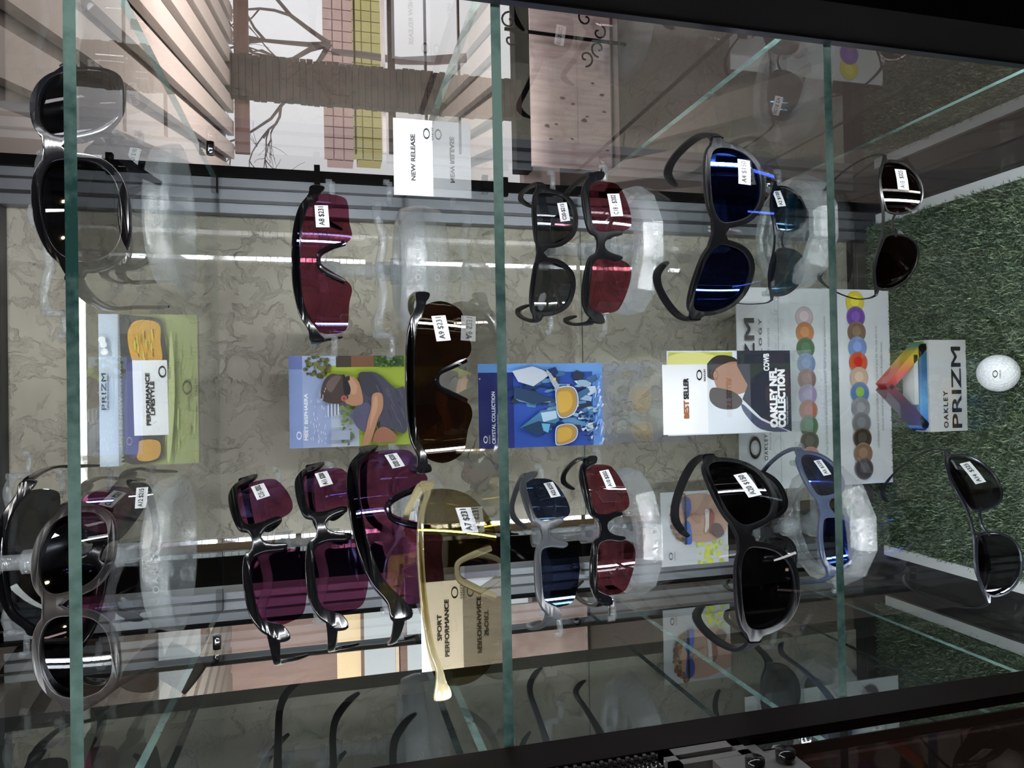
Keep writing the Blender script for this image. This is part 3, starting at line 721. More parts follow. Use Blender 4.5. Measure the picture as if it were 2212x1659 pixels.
stand('clear stand on the right of the top shelf holding dark sunglasses', Z1, (398, 478), [hold(95, 500, .80, -3, .155), hold(225, 450, .88), hold(275, 450, .89)])
stand('clear stand on the left of the top shelf holding violet and grey sunglasses', Z1, (398, 1190), [hold(20, 1200, .80, 3, .15), hold(95, 1215, .79, 3), hold(205, 1205, .83), hold(300, 1190, .85)])
stand('clear stand on the right of the second shelf with one empty holder', Z2, (905, 588), [hold(692, 578, .79, 0), hold(820, 578, .84, 0, .135)])
stand('clear stand on the left of the second shelf holding three violet sunglasses', Z2, (905, 1150), [hold(570, 1200, .79, 18), hold(690, 1190, .78, 18), hold(835, 1160, .74, 18)])
stand('clear stand on the right of the third shelf holding dark and rose sunglasses', Z3, (1372, 545), [hold(1175, 545, .88, -6), hold(1290, 538, .83, -3)], hexbase=True)
stand('clear stand on the left of the third shelf holding blue and wine sunglasses', Z3, (1372, 1145), [hold(1170, 1180, .84, 20), hold(1292, 1150, .84, 12)], hexbase=True)
stand('clear stand on the right of the lowest shelf behind ice blue lenses', Z4, (1728, 505), [hold(1672, 520, 1.0, -4)], hexbase=True)
stand('clear stand on the left of the lowest shelf behind navy sunglasses', Z4, (1800, 1130), [hold(1760, 1110, .95, 20), hold(1635, 1150, 1.0, 16)], hexbase=True)
# ------------------------------------------------------------------ printed cards
class Card:
    """a printed card standing at depth Y; picture drawn with the photo's own proportions"""
    def __init__(s, name, label, cat, x0, x1, yT, yB, Yd, th=.0012, bg=paper, lean=0, group=None, yaw=0, zfloor=None, side=None):
        Y = Yd*S; ym = (yT+yB)/2
        bl = aty(x1, yB, Y); br = aty(x1, yT, Y); tl = aty(x0, ym, Y)
        s.w = br.x-bl.x; s.h = tl.z-(bl.z+br.z)/2; s.x0, s.x1, s.yT, s.yB = x0, x1, yT, yB
        z0 = (bl.z+br.z)/2 if zfloor is None else zfloor
        rot = Matrix.Rotation(math.radians(yaw), 4, 'Z') @ Matrix.Rotation(math.radians(-lean), 4, 'X')
        s.o = mk(name, B(((-s.w/2, 0, 0), (s.w/2, th, s.h))), [bg], mw=Matrix.Translation(((bl.x+br.x)/2, Y, z0)) @ rot)
        tag(s.o, label, cat, group); s.k = 0; s.bm = bmesh.new(); s.mats = []
    def loc(s, px, py): return ((s.yB-py)/(s.yB-s.yT)*s.w-s.w/2, (s.x1-px)/(s.x1-s.x0)*s.h)
    def poly(s, pts, col, smooth=False, rough=.4, raw=False):
        P = pts if raw else [s.loc(*p) for p in pts]
        if smooth: P = [(q.x, q.y) for q in crom([(a, b, 0) for a, b in P], 5)]
        P = [(min(max(a, -s.w/2), s.w/2), min(max(b, 0), s.h)) for a, b in P]
        s.k += 1; y = -.00004*s.k
        key = 'print %.3f %.3f %.3f' % col; m = pbr(key, col, rough)
        if m not in s.mats: s.mats.append(m)
        v = [s.bm.verts.new((a, y, b)) for a, b in P]
        es = [s.bm.edges.new((v[i], v[(i+1) % len(v)])) for i in range(len(v))]
        r = bmesh.ops.triangle_fill(s.bm, use_beauty=True, use_dissolve=False, edges=es, normal=(0, -1, 0))
        for f in r['geom']:
            if isinstance(f, bmesh.types.BMFace):
                f.material_index = s.mats.index(m)
                f.normal_update()
                if f.normal.y > 0: f.normal_flip()
    def rect(s, x0, x1, y0, y1, col): s.poly([(x0, y0), (x1, y0), (x1, y1), (x0, y1)], col)
    def disc(s, cx, cy, r, col, n=28, ry=None):
        a, b = s.loc(cx, cy); k = s.w/(s.yB-s.yT); k2 = s.h/(s.x1-s.x0)
        s.poly([(a+r*k*math.cos(2*math.pi*i/n), b+(ry or r)*k*math.sin(2*math.pi*i/n)) for i in range(n)], col, raw=True)
    def done(s, name='printed_picture'):
        if s.bm.verts:
            o = mk(name, s.bm, s.mats); o.parent = s.o
    def text(s, t, px, py, size_px, len_px=None, col=(.008, .008, .009), bold=.03, shear=0, name='lettering', space=1.):
        """baseline start at (px,py); px grows downwards, text runs to smaller py"""
        kz = s.h/(s.x1-s.x0); kx = s.w/(s.yB-s.yT); s.k += 1
        bm = textbm(t, size_px*kz, None if len_px is None else len_px*kx, bold, shear, space=space)
        a, b = s.loc(px, py)
        for v in bm.verts: v.co = Vector((v.co.x+a, v.co.y-.00004*s.k-.0001, v.co.z+b))
        o = mk(name, bm, pbr('print %.3f %.3f %.3f' % col, col, .4)); o.parent = s.o
    def logo(s, px, py, w_px, col=(.008, .008, .009)):
        """oval centred at (px,py) = top of oval"""
        kx = s.w/(s.yB-s.yT); bm = logo_bm(w_px*kx); a, b = s.loc(px, py); s.k += 1
        for v in bm.verts: v.co = Vector((v.co.x+a, v.co.y-.00004*s.k-.0001, v.co.z+b))
        o = mk('logo', bm, pbr('print %.3f %.3f %.3f' % col, col, .4)); o.parent = s.o
rn = random.Random(11)
PG = 'white price category cards'
c = Card('sign_card', 'small white card reading NEW RELEASE on the second shelf', 'sign', 866, 950, 262, 425, .283, zfloor=Z2, group=PG)
c.text('NEW RELEASE', 912, 393, 13, 98, bold=.045); c.logo(930, 291, 24); c.done()
c = Card('sign_card', 'white card reading BEST SELLER in orange and black on third shelf', 'sign', 1436, 1532, 787, 936, .19, zfloor=Z3, group=PG)
c.text('BEST', 1490, 902, 15, 37, (.32, .10, .03), bold=.05); c.text(' SELLER', 1490, 861, 15, 44, bold=.05); c.logo(1508, 810, 23); c.done()
c = Card('sign_card', 'white card reading SPORT PERFORMANCE behind the yellow lens sunglasses', 'sign', 910, 1000, 1252, 1442, .150, zfloor=Z2, group=PG)
c.text('SPORT', 953, 1378, 13, 55, bold=.045); c.text('PERFORMANCE', 969, 1414, 13, 122, bold=.045); c.logo(975, 1278, 26); c.done()
c = Card('sign_card', 'tilted white card reading PERFORMANCE LIFESTYLE on the top shelf', 'sign', 277, 352, 778, 940, .28, zfloor=Z1, yaw=-4, group=PG)
c.text('PERFORMANCE', 313, 918, 12, 112, bold=.045); c.text('LIFESTYLE', 323, 896, 12, 72, bold=.045); c.logo(333, 803, 26); c.done()
# lens placard on the top shelf
c = Card('lens_placard', 'thick acrylic placard with amber lens picture and PRIZM heading, top shelf', 'placard', 216, 430, 680, 1000, .45, th=.010, bg=acr, zfloor=Z1)
c.rect(216, 430, 680, 1000, (.52, .62, .74)); c.rect(260, 430, 680, 1000, (.30, .36, .14))
for i in range(46):
    x = rn.uniform(272, 425); y = rn.uniform(690, 960); l = rn.uniform(20, 60); g = rn.uniform(.7, 1.5)
    c.poly([(x, y), (x+3, y+l*.1), (x+2, y+l), (x-2, y+l*.8)], (round(.30*g, 2), round(.36*g, 2), round(.13*g, 2)))
for i in range(40):
    y = 680+i*8; c.poly([(258, y), (258, y+9), (262+rn.uniform(0, 5), y+5), (266+rn.uniform(0, 7), y)], (.25, .28, .28))
c.poly([(262, 690), (270, 682), (300, 684), (350, 692), (358, 730), (366, 790), (350, 800), (350, 860), (352, 960), (345, 990), (280, 995), (268, 960), (266, 800)], (.03, .03, .035), True)
c.poly([(280, 720), (300, 694), (346, 700), (350, 740), (350, 782), (300, 790), (286, 770)], (.62, .34, .04), True)
for i in range(26):
    y = rn.uniform(705, 775); x = rn.uniform(292, 336); c.poly([(x, y), (x+3, y+1), (x+4, y+22), (x, y+14)], rn.choice([(.75, .55, .05), (.45, .20, .02), (.60, .60, .08), (.28, .10, .02)]))
c.poly([(300, 950), (345, 950), (342, 985), (300, 988)], (.55, .30, .05), True); c.poly([(276, 800), (300, 800), (300, 970), (274, 960)], (.06, .05, .13), True)
c.poly([(372, 720), (378, 760), (380, 860), (370, 975), (362, 985), (366, 860)], (.50, .56, .26), True)
for a, b in ((226, 735), (231, 760), (229, 745)): c.disc(a, b, 7, (.85, .88, .92))
c.text('PRIZM', 234, 881, 14, 76, (.02, .03, .05), bold=.02, space=1.1); c.text('LENS TECHNOLOGY', 240, 881, 5, 76, (.08, .1, .14)); c.logo(397, 837, 32, (.05, .07, .03)); c.done()
# golfer poster
c = Card('poster_card', 'blue topped poster of a golfer, reading MEET BISPHAERA, on second shelf', 'poster', 612, 872, 768, 960, .555, zfloor=Z2)
c.rect(612, 872, 768, 960, (.24, .33, .62)); c.rect(640, 872, 768, 960, (.33, .42, .66)); c.rect(700, 872, 768, 960, (.46, .55, .68))
c.rect(735, 872, 768, 880, (.30, .42, .04)); c.rect(760, 872, 860, 960, (.33, .44, .05)); c.poly([(700, 790), (872, 790), (872, 830), (760, 850), (705, 840)], (.36, .48, .05), True)
c.rect(612, 640, 768, 796, (.13, .17, .42)); c.rect(712, 795, 768, 792, (.05, .04, .03)); c.rect(745, 800, 768, 792, (.20, .10, .05)); c.rect(795, 862, 768, 792, (.05, .12, .03))
for i in range(60):
    a, r = rn.uniform(0, 6.28), rn.random()**.5; x, y = 672+28*r*math.cos(a), 790+24*r*math.sin(a); c.disc(x, y, rn.uniform(2, 5), rn.choice([(.05, .06, .02), (.16, .17, .03), (.09, .10, .02)]), 7)
for i in range(60): x, y = rn.uniform(795, 860), rn.uniform(768, 792); c.disc(x, y, rn.uniform(1.5, 3), rn.choice([(.08, .2, .03), (.03, .07, .02), (.16, .25, .06)]), 6)
for i in range(40): x, y = rn.uniform(722, 745), rn.uniform(875, 955); c.disc(x, y, rn.uniform(2, 5), rn.choice([(.10, .16, .06), (.2, .26, .08)]), 7)
for k in range(7): c.rect(693+k*3.6, 695+k*3.6, 870-k*1.2, 896-k*.6, (.75, .78, .84) if k % 2 == 0 else (.16, .19, .30))
c.rect(700, 740, 925, 945, (.35, .42, .55))
sk, sk2, sk3 = (.45, .24, .15), (.33, .15, .09), (.56, .32, .20)
c.poly([(765, 806), (790, 803), (810, 812), (840, 838), (863, 842), (864, 930), (830, 925), (806, 920), (805, 888), (770, 876), (760, 850), (762, 825)], (.065, .065, .10), True)       # shirt
c.poly([(755, 875), (775, 868), (800, 885), (806, 905), (770, 930), (745, 900)], (.10, .10, .17), True)                      # left shoulder
c.poly([(760, 808), (778, 803), (795, 812), (812, 842), (808, 856), (786, 858), (770, 845)], (.045, .045, .065), True)
for i in range(26):
    x, y = rn.uniform(770, 855), rn.uniform(825, 915); l = rn.uniform(10, 24); c.poly([(x, y), (x+3, y+2), (x+l*.5, y+l), (x+l*.5-3, y+l-2)], rn.choice([(.035, .035, .055), (.11, .11, .16), (.08, .08, .13)]))
c.poly([(728, 815), (745, 812), (756, 818), (764, 834), (769, 866), (756, 874), (740, 872), (728, 860)], sk, True)  # face/neck
c.poly([(735, 820), (744, 815), (752, 823), (757, 835), (752, 850), (740, 845)], sk3, True)
c.poly([(678, 850), (685, 822), (700, 807), (716, 808), (730, 812), (730, 845), (738, 856), (722, 868), (700, 868), (683, 862)], (.065, .045, .04), True)   # hair
c.poly([(690, 830), (705, 812), (722, 812), (712, 830), (700, 845)], (.15, .11, .10), True)
c.poly([(726, 810), (731, 811), (742, 835), (740, 850), (730, 850), (727, 838)], (.015, .015, .02), True)  # sunglasses
c.poly([(733, 812), (741, 811), (741, 820), (735, 822)], (.03, .02, .02))
c.disc(728, 858, 6, (.50, .13, .10)); c.disc(728, 858, 3.4, (.28, .06, .05))
c.poly([(790, 851), (810, 850), (812, 880), (800, 905), (790, 935), (780, 955), (766, 955), (774, 925), (780, 900), (786, 880)], sk, True)      # forearm
c.poly([(793, 858), (800, 856), (800, 880), (790, 905), (782, 925), (786, 895)], sk3, True)
c.poly([(796, 928), (815, 920), (838, 935), (838, 950), (815, 953), (790, 950)], sk2, True)
for i in range(40): x, y = rn.uniform(655, 690), rn.uniform(835, 950); c.rect(x, x+1.2, y, y+rn.uniform(3, 8), (.72, .72, .86))
c.logo(627, 933, 17, (.75, .8, .9)); c.text('MEET BISPHAERA', 651, 943, 10, 96, (.86, .90, .96), bold=.03); c.done()
# crystal poster
c = Card('poster_card', 'bright blue poster of crystals and clear framed sunglasses, reading CRYSTAL COLLECTION', 'poster', 1036, 1304, 784, 960, .486, zfloor=Z3)
c.rect(1036, 1304, 784, 960, (.02, .07, .36)); c.rect(1036, 1110, 803, 960, (.01, .02, .14)); c.rect(1282, 1304, 784, 960, (.13, .30, .72)); c.rect(1036, 1304, 784, 802, (.14, .33, .72))
bl = [(.02, .05, .14), (.05, .14, .30), (.10, .26, .48), (.30, .48, .66), (.01, .03, .12), (.55, .68, .80), (.02, .03, .06)]
for i in range(90):
    x, y = rn.uniform(1100, 1282), rn.uniform(802, 925)
    if y > 870 and x < 1165: continue
    l, wd, a = rn.uniform(14, 48), rn.uniform(3, 11), rn.uniform(-.5, .35)
    ca, sa = math.cos(a), math.sin(a); q = [(-l/2, 0), (-l/4, wd), (l/2, wd*.6), (l/2, -wd*.7), (-l/5, -wd)]
    c.poly([(x+u*ca-v*sa, y+u*sa+v*ca) for u, v in q], rn.choice(bl))
for i in range(30):
    x, y = rn.uniform(1250, 1280), rn.uniform(875, 950); c.poly([(x, y), (x+rn.uniform(5, 20), y+rn.uniform(-6, 6)), (x+4, y+6)], rn.choice(bl))
for q, cl in (([(1106, 800), (1150, 790), (1190, 806), (1150, 832), (1118, 822)], (.50, .56, .66)), ([(1110, 832), (1150, 842), (1196, 862), (1150, 870), (1108, 856)], (.02, .05, .12)),
              ([(1120, 918), (1165, 885), (1200, 880), (1205, 905), (1160, 935)], (.05, .18, .32)), ([(1165, 888), (1198, 884), (1200, 900), (1170, 908)], (.42, .58, .75)), ([(1122, 918), (1160, 905), (1200, 912), (1160, 936)], (.01, .04, .10)),
              ([(1166, 910), (1185, 912), (1180, 930), (1170, 926)], (.12, .42, .68))): c.poly(q, cl)
for i in range(26):
    x = rn.uniform(1284, 1303); y = rn.uniform(784, 955); c.poly([(x, y), (x+5, y+3), (x-3, y+rn.uniform(8, 26))], rn.choice([(.25, .45, .85), (.08, .2, .55), (.6, .7, .9)]))
def rim(pts, t, cl):
    c.poly([(x, y) for x, y in pts], cl, True)
l1 = [(1200, 848), (1207, 838), (1230, 837), (1240, 848), (1242, 870), (1232, 890), (1212, 897), (1203, 888), (1201, 868)]
l2 = [(1200, 922), (1215, 915), (1232, 917), (1240, 928), (1236, 944), (1222, 952), (1203, 955), (1198, 948)]
for L_ in (l1, l2):
    cx_ = sum(p[0] for p in L_)/len(L_); cy_ = sum(p[1] for p in L_)/len(L_)
    c.poly([(cx_+(x-cx_)*1.18, cy_+(y-cy_)*1.12) for x, y in L_], (.70, .75, .80), True); c.poly([(cx_+(x-cx_)*1.1, cy_+(y-cy_)*1.06) for x, y in L_], (.20, .24, .32), True)
    c.poly(L_, (.44, .26, .06), True); c.poly([(cx_+(x-cx_)*.8-4, cy_+(y-cy_)*.75) for x, y in L_], (.60, .37, .07), True)
c.poly([(1178, 800), (1184, 802), (1204, 830), (1200, 840), (1190, 828)], (.35, .42, .52), True); c.rect(1192, 1198, 815, 821, (.75, .5, .1))
c.logo(1043, 940, 15, (.75, .8, .9)); c.text('CRYSTAL COLLECTION', 1068, 949, 10, 107, (.85, .88, .94), bold=.03); c.text('Oakley sunglasses in five forms', 1075, 949, 4, 60, (.6, .65, .75)); c.done()
# football card
c = Card('poster_card', 'tilted card of a dark uniformed athlete reading OAKLEY NFL COLLECTION behind the shelf edge', 'poster', 1442, 1708, 757, 932, .41)
c.rect(1442, 1708, 757, 932, (.60, .63, .70)); c.rect(1445, 1580, 760, 800, (.42, .44, .06)); c.poly([(1445, 770), (1500, 760), (1560, 775), (1530, 800), (1450, 800)], (.62, .60, .20), True)
c.poly([(1520, 795), (1545, 768), (1585, 772), (1600, 800), (1570, 825), (1530, 815)], (.02, .015, .015), True)
c.poly([(1540, 800), (1580, 780), (1612, 795), (1614, 838), (1590, 850), (1560, 855), (1545, 835)], (.32, .16, .10), True)
c.poly([(1535, 835), (1570, 840), (1590, 850), (1600, 865), (1585, 880), (1550, 878), (1530, 860)], (.04, .03, .03), True)
c.poly([(1590, 757), (1708, 757), (1708, 932), (1690, 925), (1640, 900), (1600, 860), (1612, 830), (1590, 790)], (.015, .018, .035)); c.poly([(1600, 870), (1640, 905), (1700, 932), (1640, 925), (1604, 890)], (.05, .06, .12), True)
c.text('COWB', 1660, 800, 17, 36, (.78, .80, .84), bold=.05); c.text('OAKLEY NFL', 1676, 921, 22, 125, (.88, .88, .9), bold=.07); c.text('COLLECTION', 1694, 921, 22, 122, (.88, .88, .9), bold=.07)
c.text('MADE FOR GAMEDAY', 1700, 916, 4, 60, (.6, .6, .65)); c.done()
zc_ = c.o.location.z
bmr = B(((-c.w/2, .0014, Z4-zc_), (-c.w/2+.012, .006, .01)), ((c.w/2-.012, .0014, Z4-zc_), (c.w/2, .006, .01)), ((-c.w/2, -.02, Z4-zc_), (c.w/2, .03, Z4-zc_+.002)))
o = mk('clear_riser', bmr, acr); o.parent = c.o
# portrait card at the rear left
c = Card('portrait_card', 'white card with a smiling person in blue sunglasses, rear left of lowest shelf', 'card', 1428, 1572, 1056, 1213, .565, zfloor=None)
c.rect(1428, 1572, 1056, 1213, (.62, .64, .68))
for i in range(34): x, y = rn.uniform(1500, 1570), rn.uniform(1165, 1213); c.disc(x, y, rn.uniform(3, 8), rn.choice([(.70, .75, .05), (.45, .55, .10), (.62, .66, .45)]), 8)
c.poly([(1450, 1085), (1470, 1068), (1510, 1062), (1545, 1070), (1575, 1085), (1572, 1130), (1555, 1158), (1520, 1166), (1480, 1158), (1455, 1130)], (.56, .36, .28), True)
for i in range(60):
    a = rn.uniform(1.9, 4.4); x = 1478+36*math.cos(a)*rn.uniform(.75, 1.1)+8; y = 1112+52*math.sin(a); c.disc(x, y, rn.uniform(3, 7), rn.choice([(.22, .12, .07), (.32, .2, .12), (.14, .08, .05)]), 8)
c.poly([(1472, 1125), (1482, 1118), (1488, 1132), (1490, 1165), (1478, 1166), (1473, 1150)], (.08, .16, .55), True); c.poly([(1472, 1072), (1486, 1070), (1490, 1092), (1482, 1112), (1474, 1105)], (.05, .10, .40), True); c.rect(1475, 1480, 1066, 1168, (.02, .02, .03))
c.poly([(1488, 1108), (1505, 1106), (1512, 1120), (1500, 1124)], (.46, .27, .2), True); c.poly([(1520, 1095), (1530, 1100), (1532, 1118), (1525, 1140), (1518, 1145), (1520, 1120)], (.75, .72, .70), True); c.poly([(1530, 1096), (1540, 1110), (1534, 1140), (1528, 1144)], (.35, .12, .1), True)
c.poly([(1535, 1128), (1552, 1130), (1560, 1150), (1545, 1158), (1532, 1145)], (.16, .11, .10), True)
c.logo(1440, 1190, 16); c.done()
# lens chart on the turf
c = Card('lens_chart', 'large white placard with two rows of coloured lens discs behind the turf objects', 'placard', 1590, 1920, 627, 1042, .50, th=.002, zfloor=ZT)
cols = [(.60, .48, .52), (.55, .22, .08), (.06, .16, .07), (.18, .26, .50), (.28, .12, .10), (.42, .30, .52), (.50, .13, .05), (.05, .16, .03), (.07, .06, .05), (.50, .20, .18)]
for i, cl in enumerate(cols):
    y = 687+i*32.5; c.disc(1731+i*.6, y, 22.5, tuple(round(v*.75+.08, 3) for v in cl)); c.disc(1731+i*.6, y, 19.5, cl)
    c.disc(1731+i*.6, y-2, 11, tuple(round(min(.9, v*1.25+.03), 3) for v in cl))
cols = [(.75, .62, .03), (.16, .06, .36), (.20, .12, .07), (.20, .30, .62), (.60, .10, .03), (.55, .40, .30), (.10, .20, .42), (.26, .26, .28), (.13, .13, .14), (.045, .03, .02), (.26, .15, .09), (.07, .06, .07)]
for i, cl in enumerate(cols):
    y = 654+i*32.3; c.disc(1842+i*.9, y, 23.5, tuple(round(v*.75+.08, 3) for v in cl)); c.disc(1842+i*.9, y, 20.5, cl)
    c.disc(1842+i*.9, y-2, 11, (.25, .48, .08) if i == 6 else ((.65, .02, .01) if i == 4 else tuple(round(min(.9, v*1.25+.03), 3) for v in cl)))
c.text('PRIZM', 1622, 880, 28, 188, (.03, .03, .035), bold=.03, space=1.1); c.text('TECHNOLOGY', 1638, 880, 9, 188, (.1, .1, .1), space=1.5); c.logo(1607, 955, 46)
g_ = (.28, .28, .28)
c.text('Prizm lens technology fine tunes color and contrast', 1655, 960, 7, 250, g_, bold=0); c.text('Prizm Sport lenses have been engineered to enhance detail in your sport environments', 1775, 975, 7, 290, g_, bold=0); c.text('Prizm Everyday', 1802, 890, 12, 100, g_, bold=0)
c.text('Landscapes that would normally be washed out and gray for the rest are now', 1889, 965, 7, 260, g_, bold=0); c.text('defined, vibrant and vivid with Prizm Everyday lenses', 1900, 930, 7, 190, g_, bold=0)
c.rect(1672, 1673, 640, 1030, (.35, .35, .35)); c.rect(1784, 1785, 640, 1030, (.45, .45, .45)); c.done()
# acrylic logo block on the turf
pb = atz(2088, 832, ZT+.001); a0 = aty(2088, 931, pb.y); a1 = aty(2088, 735, pb.y); wB = a1.x-a0.x
blk = root('logo_block', pb, 'clear acrylic block reading OAKLEY PRIZM topped by a rainbow edged triangle', 'logo block')
hB = aty(2006, 832, pb.y).z-pb.z; dB = .022
o = mk('block_base', B(((-wB/2, 0, 0), (wB/2, dB, hB*.98))), clear('block plastic', (.82, .83, .84), base=.04, haze=.62, hazecol=(.66, .66, .66), rough=.05), bevel=.0006); o.parent = blk
hT = aty(1922, 832, pb.y).z-pb.z
def bar(p, q, wd, mat, name):
    bm = bmesh.new(); p, q = Vector(p), Vector(q); d = (q-p).normalized(); n = Vector((-d.z, 0, d.x))*wd/2
    for y in (.002, dB-.002): pass
    vs_ = [p-n, q-n, q+n, p+n]; a = [bm.verts.new((v.x, .002, v.z)) for v in vs_]; b = [bm.verts.new((v.x, dB-.002, v.z)) for v in vs_]
    bm.faces.new(a); bm.faces.new(b[::-1])
    for k in range(4): bm.faces.new((a[k], b[k], b[(k+1) % 4], a[(k+1) % 4]))
    bmesh.ops.recalc_face_normals(bm, faces=bm.faces)
    m_ = bpy.data.materials.get(mat[0]) or rainbow(*mat); o = mk(name, bm, m_); o.parent = blk
def rainbow(name, stops, axis, lo, hi):
    m, t, o = nt(name); L = t.links; b = t.nodes.new('ShaderNodeBsdfPrincipled'); b.inputs['Roughness'].default_value = .08; b.inputs['Coat Weight'].default_value = .5
    tc = t.nodes.new('ShaderNodeTexCoord'); sp = t.nodes.new('ShaderNodeSeparateXYZ'); L.new(tc.outputs['Object'], sp.inputs[0])
    mr = t.nodes.new('ShaderNodeMapRange'); mr.inputs[1].default_value = lo; mr.inputs[2].default_value = hi; L.new(sp.outputs[axis], mr.inputs[0])
    cr = t.nodes.new('ShaderNodeValToRGB'); e = cr.color_ramp.elements
    e[0].position = 0; e[0].color = (*stops[0], 1); e[1].position = 1; e[1].color = (*stops[-1], 1)
    for i, s_ in enumerate(stops[1:-1]): n = e.new((i+1)/(len(stops)-1)); n.color = (*s_, 1)
    L.new(mr.outputs[0], cr.inputs[0]); L.new(cr.outputs[0], b.inputs['Base Color']); L.new(b.outputs[0], o.inputs[0]); return m
bar((wB*.45, 0, hB*1.02), (0, 0, hT*.99), .011, ('triangle warm', [(.30, .01, .02), (.50, .06, .02), (.45, .30, .02), (.08, .20, .05)], 'X', 0, wB*.48), 'triangle_side')
bar((-wB*.45, 0, hB*1.02), (0, 0, hT*.99), .011, ('triangle cool', [(.01, .02, .16), (.03, .01, .08), (.03, .01, .03), (.15, .01, .02)], 'X', -wB*.48, 0), 'triangle_side')
bar((-wB*.46, 0, hB*1.10), (wB*.46, 0, hB*1.10), .012, ('triangle foot', [(.02, .10, .40), (.10, .28, .50), (.02, .08, .20), (.02, .12, .12)], 'X', -wB*.48, wB*.48), 'triangle_foot')
bar((-wB*.20, 0, hB*1.28), (wB*.34, 0, hB*1.28), .006, ('triangle inner', [(.35, .38, .40), (.5, .5, .5), (.3, .33, .35)], 'X', -wB*.3, wB*.35), 'triangle_inner')
def ltx(s, x, z, h, wd, bold, col=ink, sp=1.):
    t = textbm(s, h, wd, bold, space=sp)
    for v in t.verts: v.co = Vector((v.co.x+x, v.co.y-.0004, v.co.z+z))
    o = mk('lettering', t, col); o.parent = blk
ltx('PRIZM', -wB*.46, hB*.16, hB*.36, wB*.88, .02); ltx('OAKLEY', -wB*.46, hB*.52, hB*.16, wB*.40, .03, sp=1.3)
# ------------------------------------------------------------------ the room and what is seen through the side panes
wl = struct('wall_back', B(((-.20*S, .608*S, .0), (.315*S, .608*S+.16, 2.3))), M['stucco'])
# hairline joint in the stucco
z = aty(1257, 700, .608*S).z
jo = mk('trim_1', B(((-.2*S, .6075*S, z-.0006), (.3*S, .6085*S, z+.0006))), pbr('joint', (.05, .045, .04), .8)); jo['kind'] = 'structure'
YW = 4.0
def W(px, py): return aty(px, py, YW)
floor = struct('floor', B(((-4, -3.2, -.1), (4.5, 4.3, 0))), pbr('floor', (.05, .045, .04), .5))
ceil = struct('ceiling', B(((-4, -3.2, 3.0), (4.5, 2.6, 3.08))), pbr('ceiling', (.10, .10, .10), .8))
struct('wall_front', B(((-4, -3.3, 0), (4.5, -3.2, 3.0))), pbr('dark shop wall', (.05, .045, .042), .7))
struct('wall_left', B(((-4.1, -3.2, 0), (-4, 4.2, 3.0))), M['dark shop wall'])
struct('wall_right', B(((4.5, -3.2, 0), (4.6, 4.2, 3.0))), M['dark shop wall'])
brown = pbr('brown timber', (.10, .055, .045), .6, var=(3, (.15, .09, .075), (1, 1, 12)))
dkbr = pbr('dark timber', (.05, .028, .022), .5)
cream = pbr('cream boards', (.50, .44, .40), .6)
whitep = pbr('white panel', (.80, .78, .78), .6)
def slab(name, x0, x1, y0, y1, Y, mat, th=.03, kind='structure', **k):
    """px rect (x0..x1 = top..bottom of the thing, y0..y1 = right..left) -> slab at depth Y"""
    a = aty(x1, y1, Y); b = aty(x0, y0, Y); a2 = aty(x1, y0, Y); b2 = aty(x0, y1, Y)
    o = mk(name, B((((a.x+b2.x)/2, Y, (a.z+a2.z)/2), ((b.x+a2.x)/2, Y+th, (b.z+b2.z)/2))), mat)
    if kind: o['kind'] = kind
    return o
# wall with the bright windows: right opening
zlow = W(1120, 100).z
wx0, wx1 = W(800, 345).x, W(800, -80).x
struct('wall_rear', B(((-4, YW, 0), (4.5, YW+.1, zlow-.02)), ((-4, YW, 2.9), (4.5, YW+.1, 3.0)), ((wx1+.5, YW, zlow), (4.5, YW+.1, 2.9)), ((-4, YW, zlow), (W(700, 1700).x, YW+.1, 2.9))), pbr('pale rear wall', (.42, .38, .37), .7))
win = bpy.data.objects.new('window_1', None); C.objects.link(win); win['kind'] = 'structure'
def wslab(name, *a, **k): o = slab(name, *a, kind=None, **k); o.parent = win; return o
wslab('window_frame', 505, 537, -60, 330, YW-.05, brown)
wslab('mullion', 764, 768, -60, 330, YW-.02, dkbr)
wslab('mullion', 824, 832, -60, 330, YW-.03, whitep); wslab('mullion', 838, 853, -60, 330, YW-.04, dkbr)
wslab('mullion', 917, 922, -60, 330, YW-.02, dkbr); wslab('mullion', 990, 994, -60, 330, YW-.02, dkbr)
wslab('sill', 1113, 1147, -80, 365, YW-.12, jet, th=.12)
# brick strip hanging in front of the window (brown column)
col = bmesh.new(); a = W(1113, 250); b = W(505, 160)
k = 0; z = a.z
rb = random.Random(5)
while z < b.z+.0:
    wbr = .055; 
    y0 = 160+ (1080-1106)*0; 
    xx = W(800, 252).x+rb.uniform(-.006, .006); xe = W(800, 168).x+rb.uniform(-.006, .006)
    box(col, (xx, YW-.16, z), (xe, YW-.10, z+.034)); z += .037
box(col, (W(800, 250).x, YW-.13, a.z), (W(800, 170).x, YW-.09, b.z))
struct('pillar_1', col, pbr('brown brick', (.016, .009, .008), .7, var=(14, (.04, .022, .018))))
